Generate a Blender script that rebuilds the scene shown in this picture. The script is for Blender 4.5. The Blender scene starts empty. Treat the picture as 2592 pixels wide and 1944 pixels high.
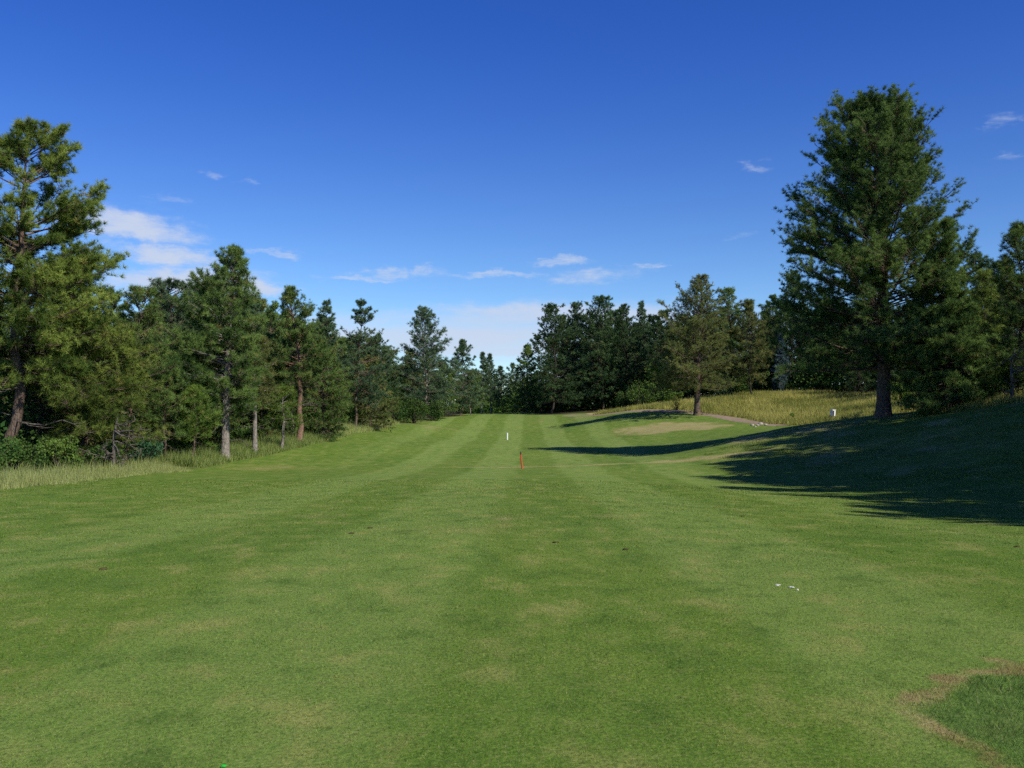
import bpy, math, random
import numpy as np

R_ = math.radians
scene = bpy.context.scene
col = scene.collection
rng = np.random.default_rng(7)

# ------------------------------------------------------------------ camera
F = 2400.0
CX, CY = 1296.0, 972.0
EYE = 1040.0
CAMH = 1.7
PITCH = math.atan((EYE - CY) / F)
cd = bpy.data.cameras.new("camera")
cam = bpy.data.objects.new("camera", cd)
col.objects.link(cam)
cam.location = (0, 0, CAMH)
cam.rotation_euler = (math.pi / 2 + PITCH, 0, 0)
cd.sensor_width = 36.0
cd.lens = F / 2592 * 36.0
cd.clip_start = 0.1
cd.clip_end = 4000
scene.camera = cam

def at(px, py, d):
    """real-world point seen at photo pixel (px, py), d metres down the fairway"""
    u = (px - CX) / F
    v = (CY - py) / F
    c, s = math.cos(PITCH), math.sin(PITCH)
    y = c - s * v
    z = s + c * v
    k = d / y
    return (u * k, d, CAMH + z * k)

# ------------------------------------------------------------------ light
SUN_AZ = R_(133)      # from +Y (down the fairway) clockwise; behind the right shoulder
SUN_EL = R_(41)
sd = bpy.data.lights.new("sun", 'SUN')
sun = bpy.data.objects.new("sun", sd)
col.objects.link(sun)
sd.energy = 5.0
sd.angle = R_(0.5)
sd.color = (1.0, 0.93, 0.80)
sun.rotation_euler = (math.pi / 2 - SUN_EL, 0, -SUN_AZ + math.pi)
sun.rotation_euler = (R_(90) - SUN_EL, 0, math.pi - SUN_AZ)

# ------------------------------------------------------------------ node helpers
class NT:
    def __init__(self, tree):
        self.t = tree
        self.n = tree.nodes
        self.l = tree.links
    def new(self, typ, **kw):
        nd = self.n.new(typ)
        for k, v in kw.items():
            setattr(nd, k, v)
        return nd
    def put(self, sock, v):
        if isinstance(v, bpy.types.NodeSocket):
            self.l.new(v, sock)
        else:
            sock.default_value = v
    def m(self, op, a, b=None, c=None, clamp=False):
        nd = self.new('ShaderNodeMath', operation=op, use_clamp=clamp)
        self.put(nd.inputs[0], a)
        if b is not None: self.put(nd.inputs[1], b)
        if c is not None: self.put(nd.inputs[2], c)
        return nd.outputs[0]
    def mix(self, f, a, b, mode='MIX'):
        nd = self.new('ShaderNodeMix', data_type='RGBA', blend_type=mode)
        self.put(nd.inputs[0], f)
        self.put(nd.inputs[6], a if isinstance(a, bpy.types.NodeSocket) else (*a, 1))
        self.put(nd.inputs[7], b if isinstance(b, bpy.types.NodeSocket) else (*b, 1))
        return nd.outputs[2]
    def ss(self, v, lo, hi):
        nd = self.new('ShaderNodeMapRange', interpolation_type='SMOOTHSTEP')
        self.put(nd.inputs[0], v)
        nd.inputs[1].default_value = lo
        nd.inputs[2].default_value = hi
        return nd.outputs[0]
    def noise(self, vec, scale, detail=4, rough=0.55, dist=0.0):
        nd = self.new('ShaderNodeTexNoise')
        self.l.new(vec, nd.inputs['Vector'])
        nd.inputs['Scale'].default_value = scale
        nd.inputs['Detail'].default_value = detail
        nd.inputs['Roughness'].default_value = rough
        nd.inputs['Distortion'].default_value = dist
        return nd.outputs[0]
    def scl(self, vec, s, off=(0, 0, 0)):
        nd = self.new('ShaderNodeMapping')
        self.l.new(vec, nd.inputs[0])
        nd.inputs['Location'].default_value = off
        nd.inputs['Scale'].default_value = s
        return nd.outputs[0]
    def attr(self, name):
        nd = self.new('ShaderNodeAttribute')
        nd.attribute_name = name
        return nd.outputs['Fac']

def new_mat(name):
    m = bpy.data.materials.new(name)
    m.use_nodes = True
    m.node_tree.nodes.clear()
    t = NT(m.node_tree)
    out = t.new('ShaderNodeOutputMaterial')
    return m, t, out

def bump(t, h, strength, dist):
    nd = t.new('ShaderNodeBump')
    nd.inputs['Strength'].default_value = strength
    nd.inputs['Distance'].default_value = dist
    t.l.new(h, nd.inputs['Height'])
    return nd.outputs[0]

def finish(t, out, colr, rough=0.85, spec=0.2, normal=None):
    b = t.new('ShaderNodeBsdfPrincipled')
    t.put(b.inputs['Base Color'], colr if isinstance(colr, bpy.types.NodeSocket) else (*colr, 1))
    b.inputs['Roughness'].default_value = rough
    b.inputs['Specular IOR Level'].default_value = spec
    if normal is not None: t.l.new(normal, b.inputs['Normal'])
    t.l.new(b.outputs[0], out.inputs[0])

# ------------------------------------------------------------------ world: sky + cirrus
w = bpy.data.worlds.new("World")
scene.world = w
w.use_nodes = True
w.node_tree.nodes.clear()
t = NT(w.node_tree)
wo = t.new('ShaderNodeOutputWorld')
bg = t.new('ShaderNodeBackground')
sky = t.new('ShaderNodeTexSky')
sky.sky_type = 'NISHITA'
sky.sun_disc = False
sky.sun_elevation = SUN_EL
sky.sun_rotation = SUN_AZ
sky.altitude = 2100
sky.air_density = 1.0
sky.dust_density = 0.4
sky.ozone_density = 3.0
tc = t.new('ShaderNodeTexCoord')
sep = t.new('ShaderNodeSeparateXYZ')
t.l.new(tc.outputs['Generated'], sep.inputs[0])
az = t.m('ARCTAN2', sep.outputs[0], sep.outputs[1])
el = t.m('ARCSINE', sep.outputs[2])
cmb = t.new('ShaderNodeCombineXYZ')
t.l.new(az, cmb.inputs[0]); t.l.new(el, cmb.inputs[1])
ae = cmb.outputs[0]
el0 = el
wa = t.noise(t.scl(ae, (22, 50, 1), (5, 9, 0)), 1.0, 5, .65)
wb = t.noise(t.scl(ae, (26, 60, 1), (15, 2, 0)), 1.0, 5, .65)
az = t.m('ADD', az, t.m('MULTIPLY', t.m('SUBTRACT', wa, .5), .10))
el = t.m('ADD', el, t.m('MULTIPLY', t.m('SUBTRACT', wb, .5), .030))
def AE(px, py):
    return math.atan((px - CX) / F), (EYE - py) / F * math.cos(math.atan((px - CX) / F))
def blob(px, py, rx, ry, tilt=0.0):
    a0, e0 = AE(px, py)
    da = t.m('MULTIPLY', t.m('SUBTRACT', az, a0), F / rx)
    de = t.m('MULTIPLY', t.m('SUBTRACT', t.m('SUBTRACT', el, e0), t.m('MULTIPLY', t.m('SUBTRACT', az, a0), tilt)), F / ry)
    r2 = t.m('ADD', t.m('MULTIPLY', da, da), t.m('MULTIPLY', de, de))
    return t.m('EXPONENT', t.m('MULTIPLY', r2, -1.0))
nA = t.noise(t.scl(ae, (24, 60, 1)), 1.0, 7, 0.66, 0.5)
nB = t.noise(t.scl(ae, (34, 110, 1), (3, 1, 0)), 1.0, 7, 0.68, 0.5)
nC = t.noise(t.scl(ae, (6, 40, 1), (7, 2, 0)), 1.0, 6, 0.55, 0.3)
def cloud(mask, nz, gain, lo, hi):
    v = t.m('ADD', t.m('MULTIPLY', mask, gain), t.m('SUBTRACT', nz, 0.5))
    return t.m('MULTIPLY', t.ss(v, lo, hi), t.ss(mask, .04, .8))
# puffy bank low on the left, in two tiers
mA = t.m('MAXIMUM', blob(330, 575, 190, 42, -0.13), t.m('MAXIMUM', blob(430, 650, 170, 32, -0.08), blob(455, 712, 240, 42, 0.05)))
mA = t.m('MAXIMUM', mA, blob(600, 730, 170, 26))
cA = t.m('MULTIPLY', cloud(mA, nA, 0.70, 0.12, 0.78), 0.92)
# thin streaks
mB = blob(1010, 690, 150, 16, 0.04)
for b in [(920, 705, 130, 9, 0), (1240, 694, 150, 12, 0.0), (1420, 665, 90, 14, 0.05), (1500, 700, 130, 26, 0.06),
          (1640, 675, 60, 8, 0.0), (630, 465, 30, 10, 0.0), (520, 448, 38, 14, 0.15), (1925, 425, 48, 14, -0.08), (1885, 597, 60, 8, 0),
          (2555, 322, 70, 18, 0.15), (2580, 405, 50, 16, 0.1), (430, 510, 90, 20, 0.0), (680, 640, 110, 12, 0.0)]:
    mB = t.m('MAXIMUM', mB, t.m('MULTIPLY', blob(*b), .62 if b[1] < 620 else 1.0))
cB = t.m('MULTIPLY', cloud(mB, nB, 0.55, 0.12, 0.85), 0.75)
# long veil above the horizon
e_lo = AE(1296, 800)[1]
mC = t.m('MAXIMUM', blob(1400, 805, 620, 40, 0.01), blob(1250, 855, 950, 75, 0.0))
cC = t.m('MULTIPLY', cloud(mC, nC, 0.66, 0.04, 0.76), 0.85)
cl = t.m('MAXIMUM', cA, t.m('MAXIMUM', cB, cC))
hsv = t.new('ShaderNodeHueSaturation')
hsv.inputs['Hue'].default_value = 0.5
hsv.inputs['Saturation'].default_value = 1.15
hsv.inputs['Value'].default_value = 1.0
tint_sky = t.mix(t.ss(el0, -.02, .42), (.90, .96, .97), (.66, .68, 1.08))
tint_sky = t.mix(t.ss(el0, .42, 1.3), tint_sky, (.21, .23, .31))  # unseen upper sky, dimmed and greyed to deepen the shade
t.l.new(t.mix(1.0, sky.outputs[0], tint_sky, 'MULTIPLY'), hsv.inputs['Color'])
SKY_STR = 0.14
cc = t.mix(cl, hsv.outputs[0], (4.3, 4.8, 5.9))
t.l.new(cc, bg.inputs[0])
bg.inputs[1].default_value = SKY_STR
t.l.new(bg.outputs[0], wo.inputs[0])

# ------------------------------------------------------------------ terrain
ctrl = []
def cp(px, py, d): ctrl.append(at(px, py, d))
def cw(x, y, z): ctrl.append((x, y, z))
for d, z in [(-20, 0.1), (-4, 0.05), (4, -.13), (10, -.33), (20, -.66), (30, -1.0), (45, -1.45)]:
    for x in (-12, -5, 0, 5):
        cw(x, d, z)
cw(9, 10, -.3); cw(9, 20, -.66); cw(9, 30, -1.05); cw(-18, 10, -.3); cw(-18, 20, -.6)
for p in [(1320, 1185, 60), (1100, 1185, 60), (850, 1187, 60), (1500, 1186, 60), (1690, 1187, 58), (1284, 1113, 115), (1150, 1112, 110), (1430, 1114, 112),
          (1300, 1150, 80), (1100, 1148, 80), (1500, 1150, 80), (1300, 1084, 140), (1180, 1082, 135), (1430, 1085, 138),
          (1300, 1051, 172), (1210, 1051, 176), (1390, 1050, 176), (1480, 1052, 160),
          # left edge
          (0, 1237, 30), (240, 1215, 42), (480, 1193, 58), (570, 1168, 66), (650, 1150, 72), (755, 1122, 82), (870, 1094, 100), (1000, 1074, 125), (1130, 1060, 150),
          (20, 1165, 52), (300, 1160, 62), (620, 1120, 88), (820, 1075, 125),
          # right: ridge
          (1700, 1152, 76), (1850, 1115, 74), (2000, 1081, 72), (2110, 1066, 71), (2230, 1060, 70), (2400, 1046, 65), (2592, 1016, 58),
          # slope facing the camera
          (2000, 1150, 58), (2300, 1150, 50), (2592, 1150, 42), (2300, 1100, 58), (2592, 1080, 50), (2000, 1210, 48), (2592, 1300, 27), (2592, 1220, 34), (2300, 1240, 36), (1850, 1230, 45),
          # hollow behind the ridge
          (1850, 1092, 98), (1930, 1084, 100), (1700, 1118, 95), (2000, 1078, 95),
          # hump and path
          (1935, 1072, 108), (1880, 1066, 115), (1780, 1054, 124), (1700, 1047, 130), (1560, 1047, 140), (1700, 1085, 112), (1600, 1080, 120), (1560, 1062, 128), (1640, 1100, 105), (1520, 1110, 110), (1800, 1082, 108),
          # meadow
          (2100, 1074, 104), (2100, 1035, 125), (1900, 1000, 150), (2100, 1000, 145), (1700, 1022, 150), (1600, 1036, 160), (2400, 1036, 82), (2592, 1000, 75), (2250, 1050, 84), (2250, 1010, 120)]:
    cp(*p)
cw(24, 12, .3); cw(24, 22, .4); cw(33, 25, 1.8); cw(36, 40, 2.4); cw(40, 5, 1.5); cw(30, -15, 0.6)
cw(60, 60, 3.6); cw(70, 100, 4.6); cw(70, 150, 5.6); cw(75, 190, 7.5); cw(40, 190, 4.6); cw(15, 215, 2.0)
cw(-30, 20, -.6); cw(-40, 45, -1.0); cw(-45, 90, -.6); cw(-45, 150, .4); cw(-25, 190, 1.0); cw(0, 210, 1.25); cw(0, 250, 1.3)
for x, y, z in [(-150, 0, -1), (150, 0, 4), (-150, 200, 1), (150, 200, 10), (0, 400, 1), (-200, 450, 2), (200, 450, 15), (0, -150, 0), (0, 900, 2), (900, 300, 30), (-900, 300, 2), (0, -600, 0)]:
    cw(x, y, z)
C = np.array(ctrl)
_c2 = 7.0 ** 2
def _phi(d2): return np.sqrt(d2 + _c2)
n = len(C)
D2 = ((C[:, None, :2] - C[None, :, :2]) ** 2).sum(-1)
A = np.zeros((n + 3, n + 3))
A[:n, :n] = _phi(D2) - np.eye(n) * 0.6
A[:n, n] = 1; A[:n, n + 1:] = C[:, :2]
A[n, :n] = 1; A[n + 1:, :n] = C[:, :2].T
W = np.linalg.solve(A, np.concatenate([C[:, 2], np.zeros(3)]))
def terrain(x, y):
    x = np.asarray(x, float); y = np.asarray(y, float)
    sh = x.shape
    x = x.ravel(); y = y.ravel()
    out = np.empty(len(x))
    for i in range(0, len(x), 20000):
        xs, ys = x[i:i + 20000], y[i:i + 20000]
        d2 = (xs[:, None] - C[None, :, 0]) ** 2 + (ys[:, None] - C[None, :, 1]) ** 2
        out[i:i + 20000] = _phi(d2) @ W[:n] + W[n] + W[n + 1] * xs + W[n + 2] * ys
    out += np.clip((x - 11) / 6, 0, 1) * np.clip((95 - y) / 20, 0, 1) * .055 * np.sin(x * 1.25 + 2.1 * np.sin(y * .41)) * np.sin(y * .95 + 1.7 * np.sin(x * .5))
    out += 0.03 * np.sin(x * 0.5 + 1.3 * np.sin(y * 0.13)) * np.sin(y * 0.37) + 0.02 * np.sin(x * 1.1 + y * .7)
    return out.reshape(sh)
def tz(x, y): return float(terrain(np.array([x]), np.array([y]))[0])

def on_ground(px, py, dmax=60):
    """where the view ray through a photo pixel meets the terrain"""
    d = np.geomspace(3.2, dmax, 700)
    p = np.array([at(px, py, k) for k in d])
    g = terrain(p[:, 0], p[:, 1])
    i = int(np.argmax(p[:, 2] <= g))
    return (p[i, 0], p[i, 1], g[i])

# value noise for masks
_tab = rng.random((256, 256))
def vnoise(x, y):
    xi = np.floor(x).astype(int); yi = np.floor(y).astype(int)
    fx = x - xi; fy = y - yi
    fx = fx * fx * (3 - 2 * fx); fy = fy * fy * (3 - 2 * fy)
    a = _tab[xi % 256, yi % 256]; b = _tab[(xi + 1) % 256, yi % 256]
    c = _tab[xi % 256, (yi + 1) % 256]; d = _tab[(xi + 1) % 256, (yi + 1) % 256]
    return (a * (1 - fx) + b * fx) * (1 - fy) + (c * (1 - fx) + d * fx) * fy
def fnoise(x, y, o=4):
    s = 0; amp = 0.5
    for i in range(o):
        s = s + amp * vnoise(x * 2 ** i + 17 * i, y * 2 ** i + 31 * i); amp *= .5
    return s / (1 - .5 ** o)
def sst(v, lo, hi):
    k = np.clip((v - lo) / (hi - lo), 0, 1)
    return k * k * (3 - 2 * k)

# left edge of the mown ground, right edge of it
LE = np.array([(-60, -17), (0, -17), (30, -16.3), (42, -18.5), (58, -19.7), (66, -19.4), (75, -17.9), (82, -17.3), (100, -16.7), (125, -15.6), (150, -11.5), (165, -9), (185, -9), (230, -9)])
FE = LE + np.array([0, -3.5])          # where the wood floor starts
def left_edge(y): return np.interp(y, LE[:, 0], LE[:, 1])
# right: mown to the far side of the hollow; meadow begins at these points
ME = np.array([at(1500, 1046, 150)[:2], at(1700, 1044, 134)[:2], at(1780, 1050, 127)[:2], at(1890, 1062, 117)[:2], at(1940, 1075, 107)[:2], at(2100, 1078, 100)[:2], at(2230, 1058, 76)[:2], at(2330, 1055, 70)[:2], at(2592, 1030, 60)[:2], (40, 45), (42, 0)])
def right_edge(y):
    o = np.argsort(ME[:, 1])
    return np.interp(y, ME[o, 1], ME[o, 0])

RC = (4.05, 5.15); RX, RY = 1.56, 2.05
def ring_r(x, y):
    return np.sqrt(((x - RC[0]) / RX) ** 2 + ((y - RC[1]) / RY) ** 2) + (fnoise(x * 1.6, y * 1.6) - .5) * .34

def gauss(x, y, x0, y0, rx, ry):
    return np.exp(-((x - x0) / rx) ** 2 - ((y - y0) / ry) ** 2)
DRY = [(*at(1715, 1078, 116)[:2], 5.0, 2.4, 1.7), (*at(1690, 1085, 112)[:2], 5.5, 2.6, 1.8), (*at(1740, 1092, 108)[:2], 5.0, 2.2, 1.7), (*at(1640, 1080, 117)[:2], 4.0, 3.5, 1.5), (*at(1800, 1080, 110)[:2], 3.5, 2.2, 1.2), (*at(2080, 1085, 69)[:2], 5.5, 1.6, 1.0), (*at(1900, 1108, 72.5)[:2], 3.5, 1.4, 1.1), (*at(2250, 1120, 55)[:2], 7, 7, .55),
       (*at(1740, 1190, 57)[:2], 2.2, 1.6, .45), (*at(750, 1182, 61)[:2], 3.6, 2.6, .6), (*at(640, 1180, 61)[:2], 2.6, 2.0, .7), (*at(1060, 1070, 128)[:2], 4.2, 4.0, 1.0),
       (*on_ground(1280, 1310)[:2], .35, 1.4, .55), (*on_ground(1510, 1308)[:2], .4, .9, .75), (*on_ground(1490, 1330)[:2], .3, .6, .5), (*on_ground(350, 1260)[:2], 1.6, .8, .5), (*on_ground(650, 1305)[:2], 1.2, .6, .5),
       (*on_ground(260, 1620)[:2], .35, .2, .5), (*on_ground(2400, 1460)[:2], .35, .25, .7), (*on_ground(1000, 1895)[:2], .4, .2, .4), (*on_ground(1750, 1660)[:2], .5, .2, .4), (*on_ground(1740, 1850)[:2], .3, .2, .5),
       (*on_ground(2330, 1760)[:2], .35, .4, .5), (*at(400, 1230, 45)[:2], 6, 1.0, .5), (*at(1500, 1062, 150)[:2], 9, 3, .7), (*at(1280, 1056, 165)[:2], 9, 3, .45)]
def masks(x, y):
    nz = fnoise(x * .35, y * .35)
    n2 = fnoise(x * 1.3 + 5, y * 1.3)
    le = left_edge(y) + (nz - .5) * 1.6
    re = right_edge(y) + (nz - .5) * 1.0
    wild_l = sst(le - x, -.3, .5)
    forest_l = sst(le - 2.0 - x, -1, 1.5)
    meadow = sst(x - re, -.3, .6)
    far = sst(y, 172, 178)
    forest_r = np.maximum(far * sst(x, 2, 6), sst(y - np.interp(x, [10, 25, 38, 50, 60, 75], [172, 160, 153, 148, 120, 100]), -2, 3) * sst(x, 10, 14))
    forest = np.maximum(forest_l, forest_r)
    dry = np.zeros_like(x)
    wk = np.clip(y * .012, .12, 1.6)
    wx = x + (fnoise(x / wk * .35, y / wk * .2) - .5) * 6 * wk
    wy = y + (fnoise(x / wk * .35 + 77, y / wk * .2 + 5) - .5) * 6 * wk
    brk = .25 + 1.3 * fnoise(x / wk * .6 + 3, y / wk * .35)
    for x0, y0, rx, ry, k in DRY:
        dry = dry + .8 * k * gauss(wx, wy, x0, y0, rx * 1.15, ry * 1.15) * brk
    yb = 62.5 + 1.2 * np.sin(x * .22) + (nz - .5) * 3
    band = np.exp(-((y - yb) / 1.1) ** 2) * (.6 + .4 * sst(x, 2, 9)) * sst(x, -11, -2) * (1 - sst(x, 14, 19))
    dry = dry + 1.5 * band
    dry = np.where(y > 95, dry * (.25 + 1.5 * fnoise(x * .55 + 8, y * .28)) * (.5 + fnoise(x * 1.6, y * .7)), dry)
    # scattered worn patches
    dry = dry + .38 * sst(fnoise(x * .45 + 40, y * .22 + 9), .56, .78)
    # straw verge on the slope by the ridge
    dry = dry + .24 * sst(x, 12, 18) * sst(y, 30, 40) * (1 - sst(y, 78, 90))
    dry = np.clip(dry, 0, 1.5) * (.45 + .9 * n2)
    r = ring_r(x, y)
    ring = np.exp(-((r - 1.0) / .06) ** 2) * (.15 + .9 * fnoise(x * 4, y * 4))
    inside = sst(1.0 - r, 0, .08)
    return dict(wild=np.maximum(wild_l, meadow) * 1.0, meadow=meadow, forest=forest, dry=np.clip(dry, 0, 1), ring=np.clip(ring, 0, 1), inside=inside)

# ------------------------------------------------------------------ mesh helpers
def mesh_from(name, verts, faces, attrs=None, smooth=False, mats=()):
    """faces: (M,k) int array, one k for the mesh, or a list of such arrays"""
    me = bpy.data.meshes.new(name)
    if not isinstance(faces, (list, tuple)): faces = [faces]
    faces = [f for f in faces if len(f)]
    verts = np.ascontiguousarray(verts, np.float32)
    me.vertices.add(len(verts))
    me.vertices.foreach_set('co', verts.ravel())
    nl = sum(f.size for f in faces); npoly = sum(len(f) for f in faces)
    me.loops.add(nl)
    me.loops.foreach_set('vertex_index', np.concatenate([f.ravel() for f in faces]).astype(np.int32))
    me.polygons.add(npoly)
    tot = np.concatenate([np.full(len(f), f.shape[1], np.int32) for f in faces])
    st = np.concatenate([[0], np.cumsum(tot)[:-1]]).astype(np.int32)
    me.polygons.foreach_set('loop_start', st)
    me.polygons.foreach_set('loop_total', tot)
    if smooth: me.polygons.foreach_set('use_smooth', np.ones(npoly, bool))
    for k, v in (attrs or {}).items():
        a = me.attributes.new(k, 'FLOAT', 'POINT')
        a.data.foreach_set('value', np.ascontiguousarray(v, np.float32))
    me.update(calc_edges=True)
    me.validate()
    for m in mats: me.materials.append(m)
    return me

def link(name, me, parent=None, loc=(0, 0, 0)):
    o = bpy.data.objects.new(name, me)
    col.objects.link(o)
    o.location = loc
    if parent is not None: o.parent = parent
    return o

def tag(o, label=None, cat=None, group=None, kind=None):
    if label: o['label'] = label
    if cat: o['category'] = cat
    if group: o['group'] = group
    if kind: o['kind'] = kind
    return o

def unit(v): return v / np.maximum(np.linalg.norm(v, axis=-1, keepdims=True), 1e-9)

def tubes(P, Rr, sides):
    """P (N,K,3) polylines, Rr (N,K) radii -> verts, quads"""
    N, K, _ = P.shape
    T = np.gradient(P, axis=1)
    T = unit(T)
    up = np.where(np.abs(T[..., 2:3]) > .8, np.array([1., 0, 0]), np.array([0, 0, 1.]))
    U = unit(np.cross(T, up)); V = np.cross(T, U)
    a = np.arange(sides) * 2 * math.pi / sides
    ring = P[:, :, None, :] + Rr[:, :, None, None] * (U[:, :, None, :] * np.cos(a)[:, None] + V[:, :, None, :] * np.sin(a)[:, None])
    verts = ring.reshape(-1, 3)
    idx = np.arange(N * K * sides).reshape(N, K, sides)
    a0 = idx[:, :-1, :]; a1 = idx[:, 1:, :]
    q = np.stack([a0, np.roll(a0, -1, 2), np.roll(a1, -1, 2), a1], -1).reshape(-1, 4)
    return verts, q

class Bag:
    def __init__(s): s.v = []; s.f4 = []; s.f3 = []; s.n = 0; s.t = []
    def add(s, v, q=None, tr=None, tint=None):
        if q is not None: s.f4.append(q + s.n)
        if tr is not None: s.f3.append(tr + s.n)
        s.v.append(v); s.n += len(v)
        s.t.append(np.full(len(v), .5) if tint is None else tint)
    def mesh(s, name, mats, smooth=False):
        f = []
        if s.f4: f.append(np.concatenate(s.f4))
        if s.f3: f.append(np.concatenate(s.f3))
        return mesh_from(name, np.concatenate(s.v), f, {'tint': np.concatenate(s.t)}, smooth, mats)

# ------------------------------------------------------------------ materials
def foliage(name, dark, light, brown=(.26, .185, .08), trans=.22, tz_=True):
    m, t, out = new_mat(name)
    tint = t.attr('tint')
    geo = t.new('ShaderNodeNewGeometry')
    oi = t.new('ShaderNodeObjectInfo')
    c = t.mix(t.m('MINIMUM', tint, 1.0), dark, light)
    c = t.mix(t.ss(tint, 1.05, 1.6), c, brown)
    v = t.m('ADD', t.m('MULTIPLY', oi.outputs['Random'], .3), .85)
    mul = t.new('ShaderNodeVectorMath', operation='SCALE')
    t.l.new(c, mul.inputs[0]); t.l.new(v, mul.inputs['Scale'])
    d = t.new('ShaderNodeBsdfDiffuse'); t.l.new(mul.outputs[0], d.inputs[0])
    tr = t.new('ShaderNodeBsdfTranslucent'); t.l.new(mul.outputs[0], tr.inputs[0])
    mx = t.new('ShaderNodeMixShader'); mx.inputs[0].default_value = trans
    t.l.new(d.outputs[0], mx.inputs[1]); t.l.new(tr.outputs[0], mx.inputs[2])
    t.l.new(mx.outputs[0], out.inputs[0])
    return m
M = {}
M['olive'] = foliage('needles_olive', (0.072, 0.126, 0.027), (0.33, 0.41, 0.088))
M['green'] = foliage('needles_green', (0.058, 0.118, 0.033), (0.25, 0.36, 0.098))
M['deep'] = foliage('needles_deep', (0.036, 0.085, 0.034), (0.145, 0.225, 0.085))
M['blue'] = foliage('needles_far_haze', (0.055, 0.115, 0.058), (0.185, 0.275, 0.135))  # bluish haze of distance mixed into the needle colour
M['brown'] = foliage('needles_brownish', (0.085, 0.122, 0.04), (0.3, 0.335, 0.105))
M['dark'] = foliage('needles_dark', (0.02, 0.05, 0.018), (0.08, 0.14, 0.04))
M['spruce'] = foliage('needles_silver', (0.07, 0.12, 0.13), (0.2, 0.29, 0.31))
M['bright'] = foliage('needles_bright', (0.083, 0.165, 0.030), (0.255, 0.360, 0.075))
M['oak'] = foliage('leaves_oak', (0.036, 0.092, 0.024), (0.15, 0.235, 0.058), trans=.3)
M['oaklight'] = foliage('leaves_light', (0.070, 0.140, 0.028), (0.210, 0.308, 0.070), trans=.3)
M['leafblue'] = foliage('leaves_bluish', (0.035, 0.105, 0.049), (0.105, 0.210, 0.105), trans=.3)
M['grass'] = foliage('tall_grass_blades', (0.125, 0.2, 0.042), (0.45, 0.49, 0.19), brown=(.48, .44, .25), trans=.45)
M['meadow'] = foliage('meadow_blades', (0.21, 0.245, 0.06), (0.56, 0.52, 0.165), brown=(.66, .53, .26), trans=.45)

def bark(name, c1, c2, c3, sc=1.0):
    m, t, out = new_mat(name)
    tcn = t.new('ShaderNodeTexCoord')
    p = t.scl(tcn.outputs['Object'], (13 * sc, 13 * sc, 4.2 * sc))
    vor = t.new('ShaderNodeTexVoronoi'); vor.feature = 'DISTANCE_TO_EDGE'
    t.l.new(p, vor.inputs['Vector']); vor.inputs['Scale'].default_value = .8
    n1 = t.noise(t.scl(tcn.outputs['Object'], (5, 5, 1.2)), 1.5, 5)
    n2 = t.noise(tcn.outputs['Object'], .7, 3)
    c = t.mix(t.ss(n1, .3, .7), c1, c2)
    c = t.mix(t.ss(n2, .45, .7), c, c3)
    c = t.mix(t.ss(vor.outputs['Distance'], .12, .0), c, tuple(k * .45 for k in c1))
    finish(t, out, c, .95, .1, bump(t, vor.outputs['Distance'], .6, .05))
    return m
M['bark'] = bark('bark_grey_brown', (.115, .085, .066), (.19, .148, .12), (.23, .15, .105))
M['barkpale'] = bark('bark_pale', (.23, .20, .175), (.36, .33, .30), (.28, .22, .18))
M['barkred'] = bark('bark_reddish', (.19, .115, .08), (.27, .185, .14), (.33, .20, .13))
M['barkdark'] = bark('bark_dark', (.05, .042, .035), (.09, .075, .062), (.07, .05, .04))
M['deadwood'] = bark('dead_grey_wood', (.12, .105, .09), (.22, .195, .17), (.16, .14, .12), 2.0)

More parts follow.
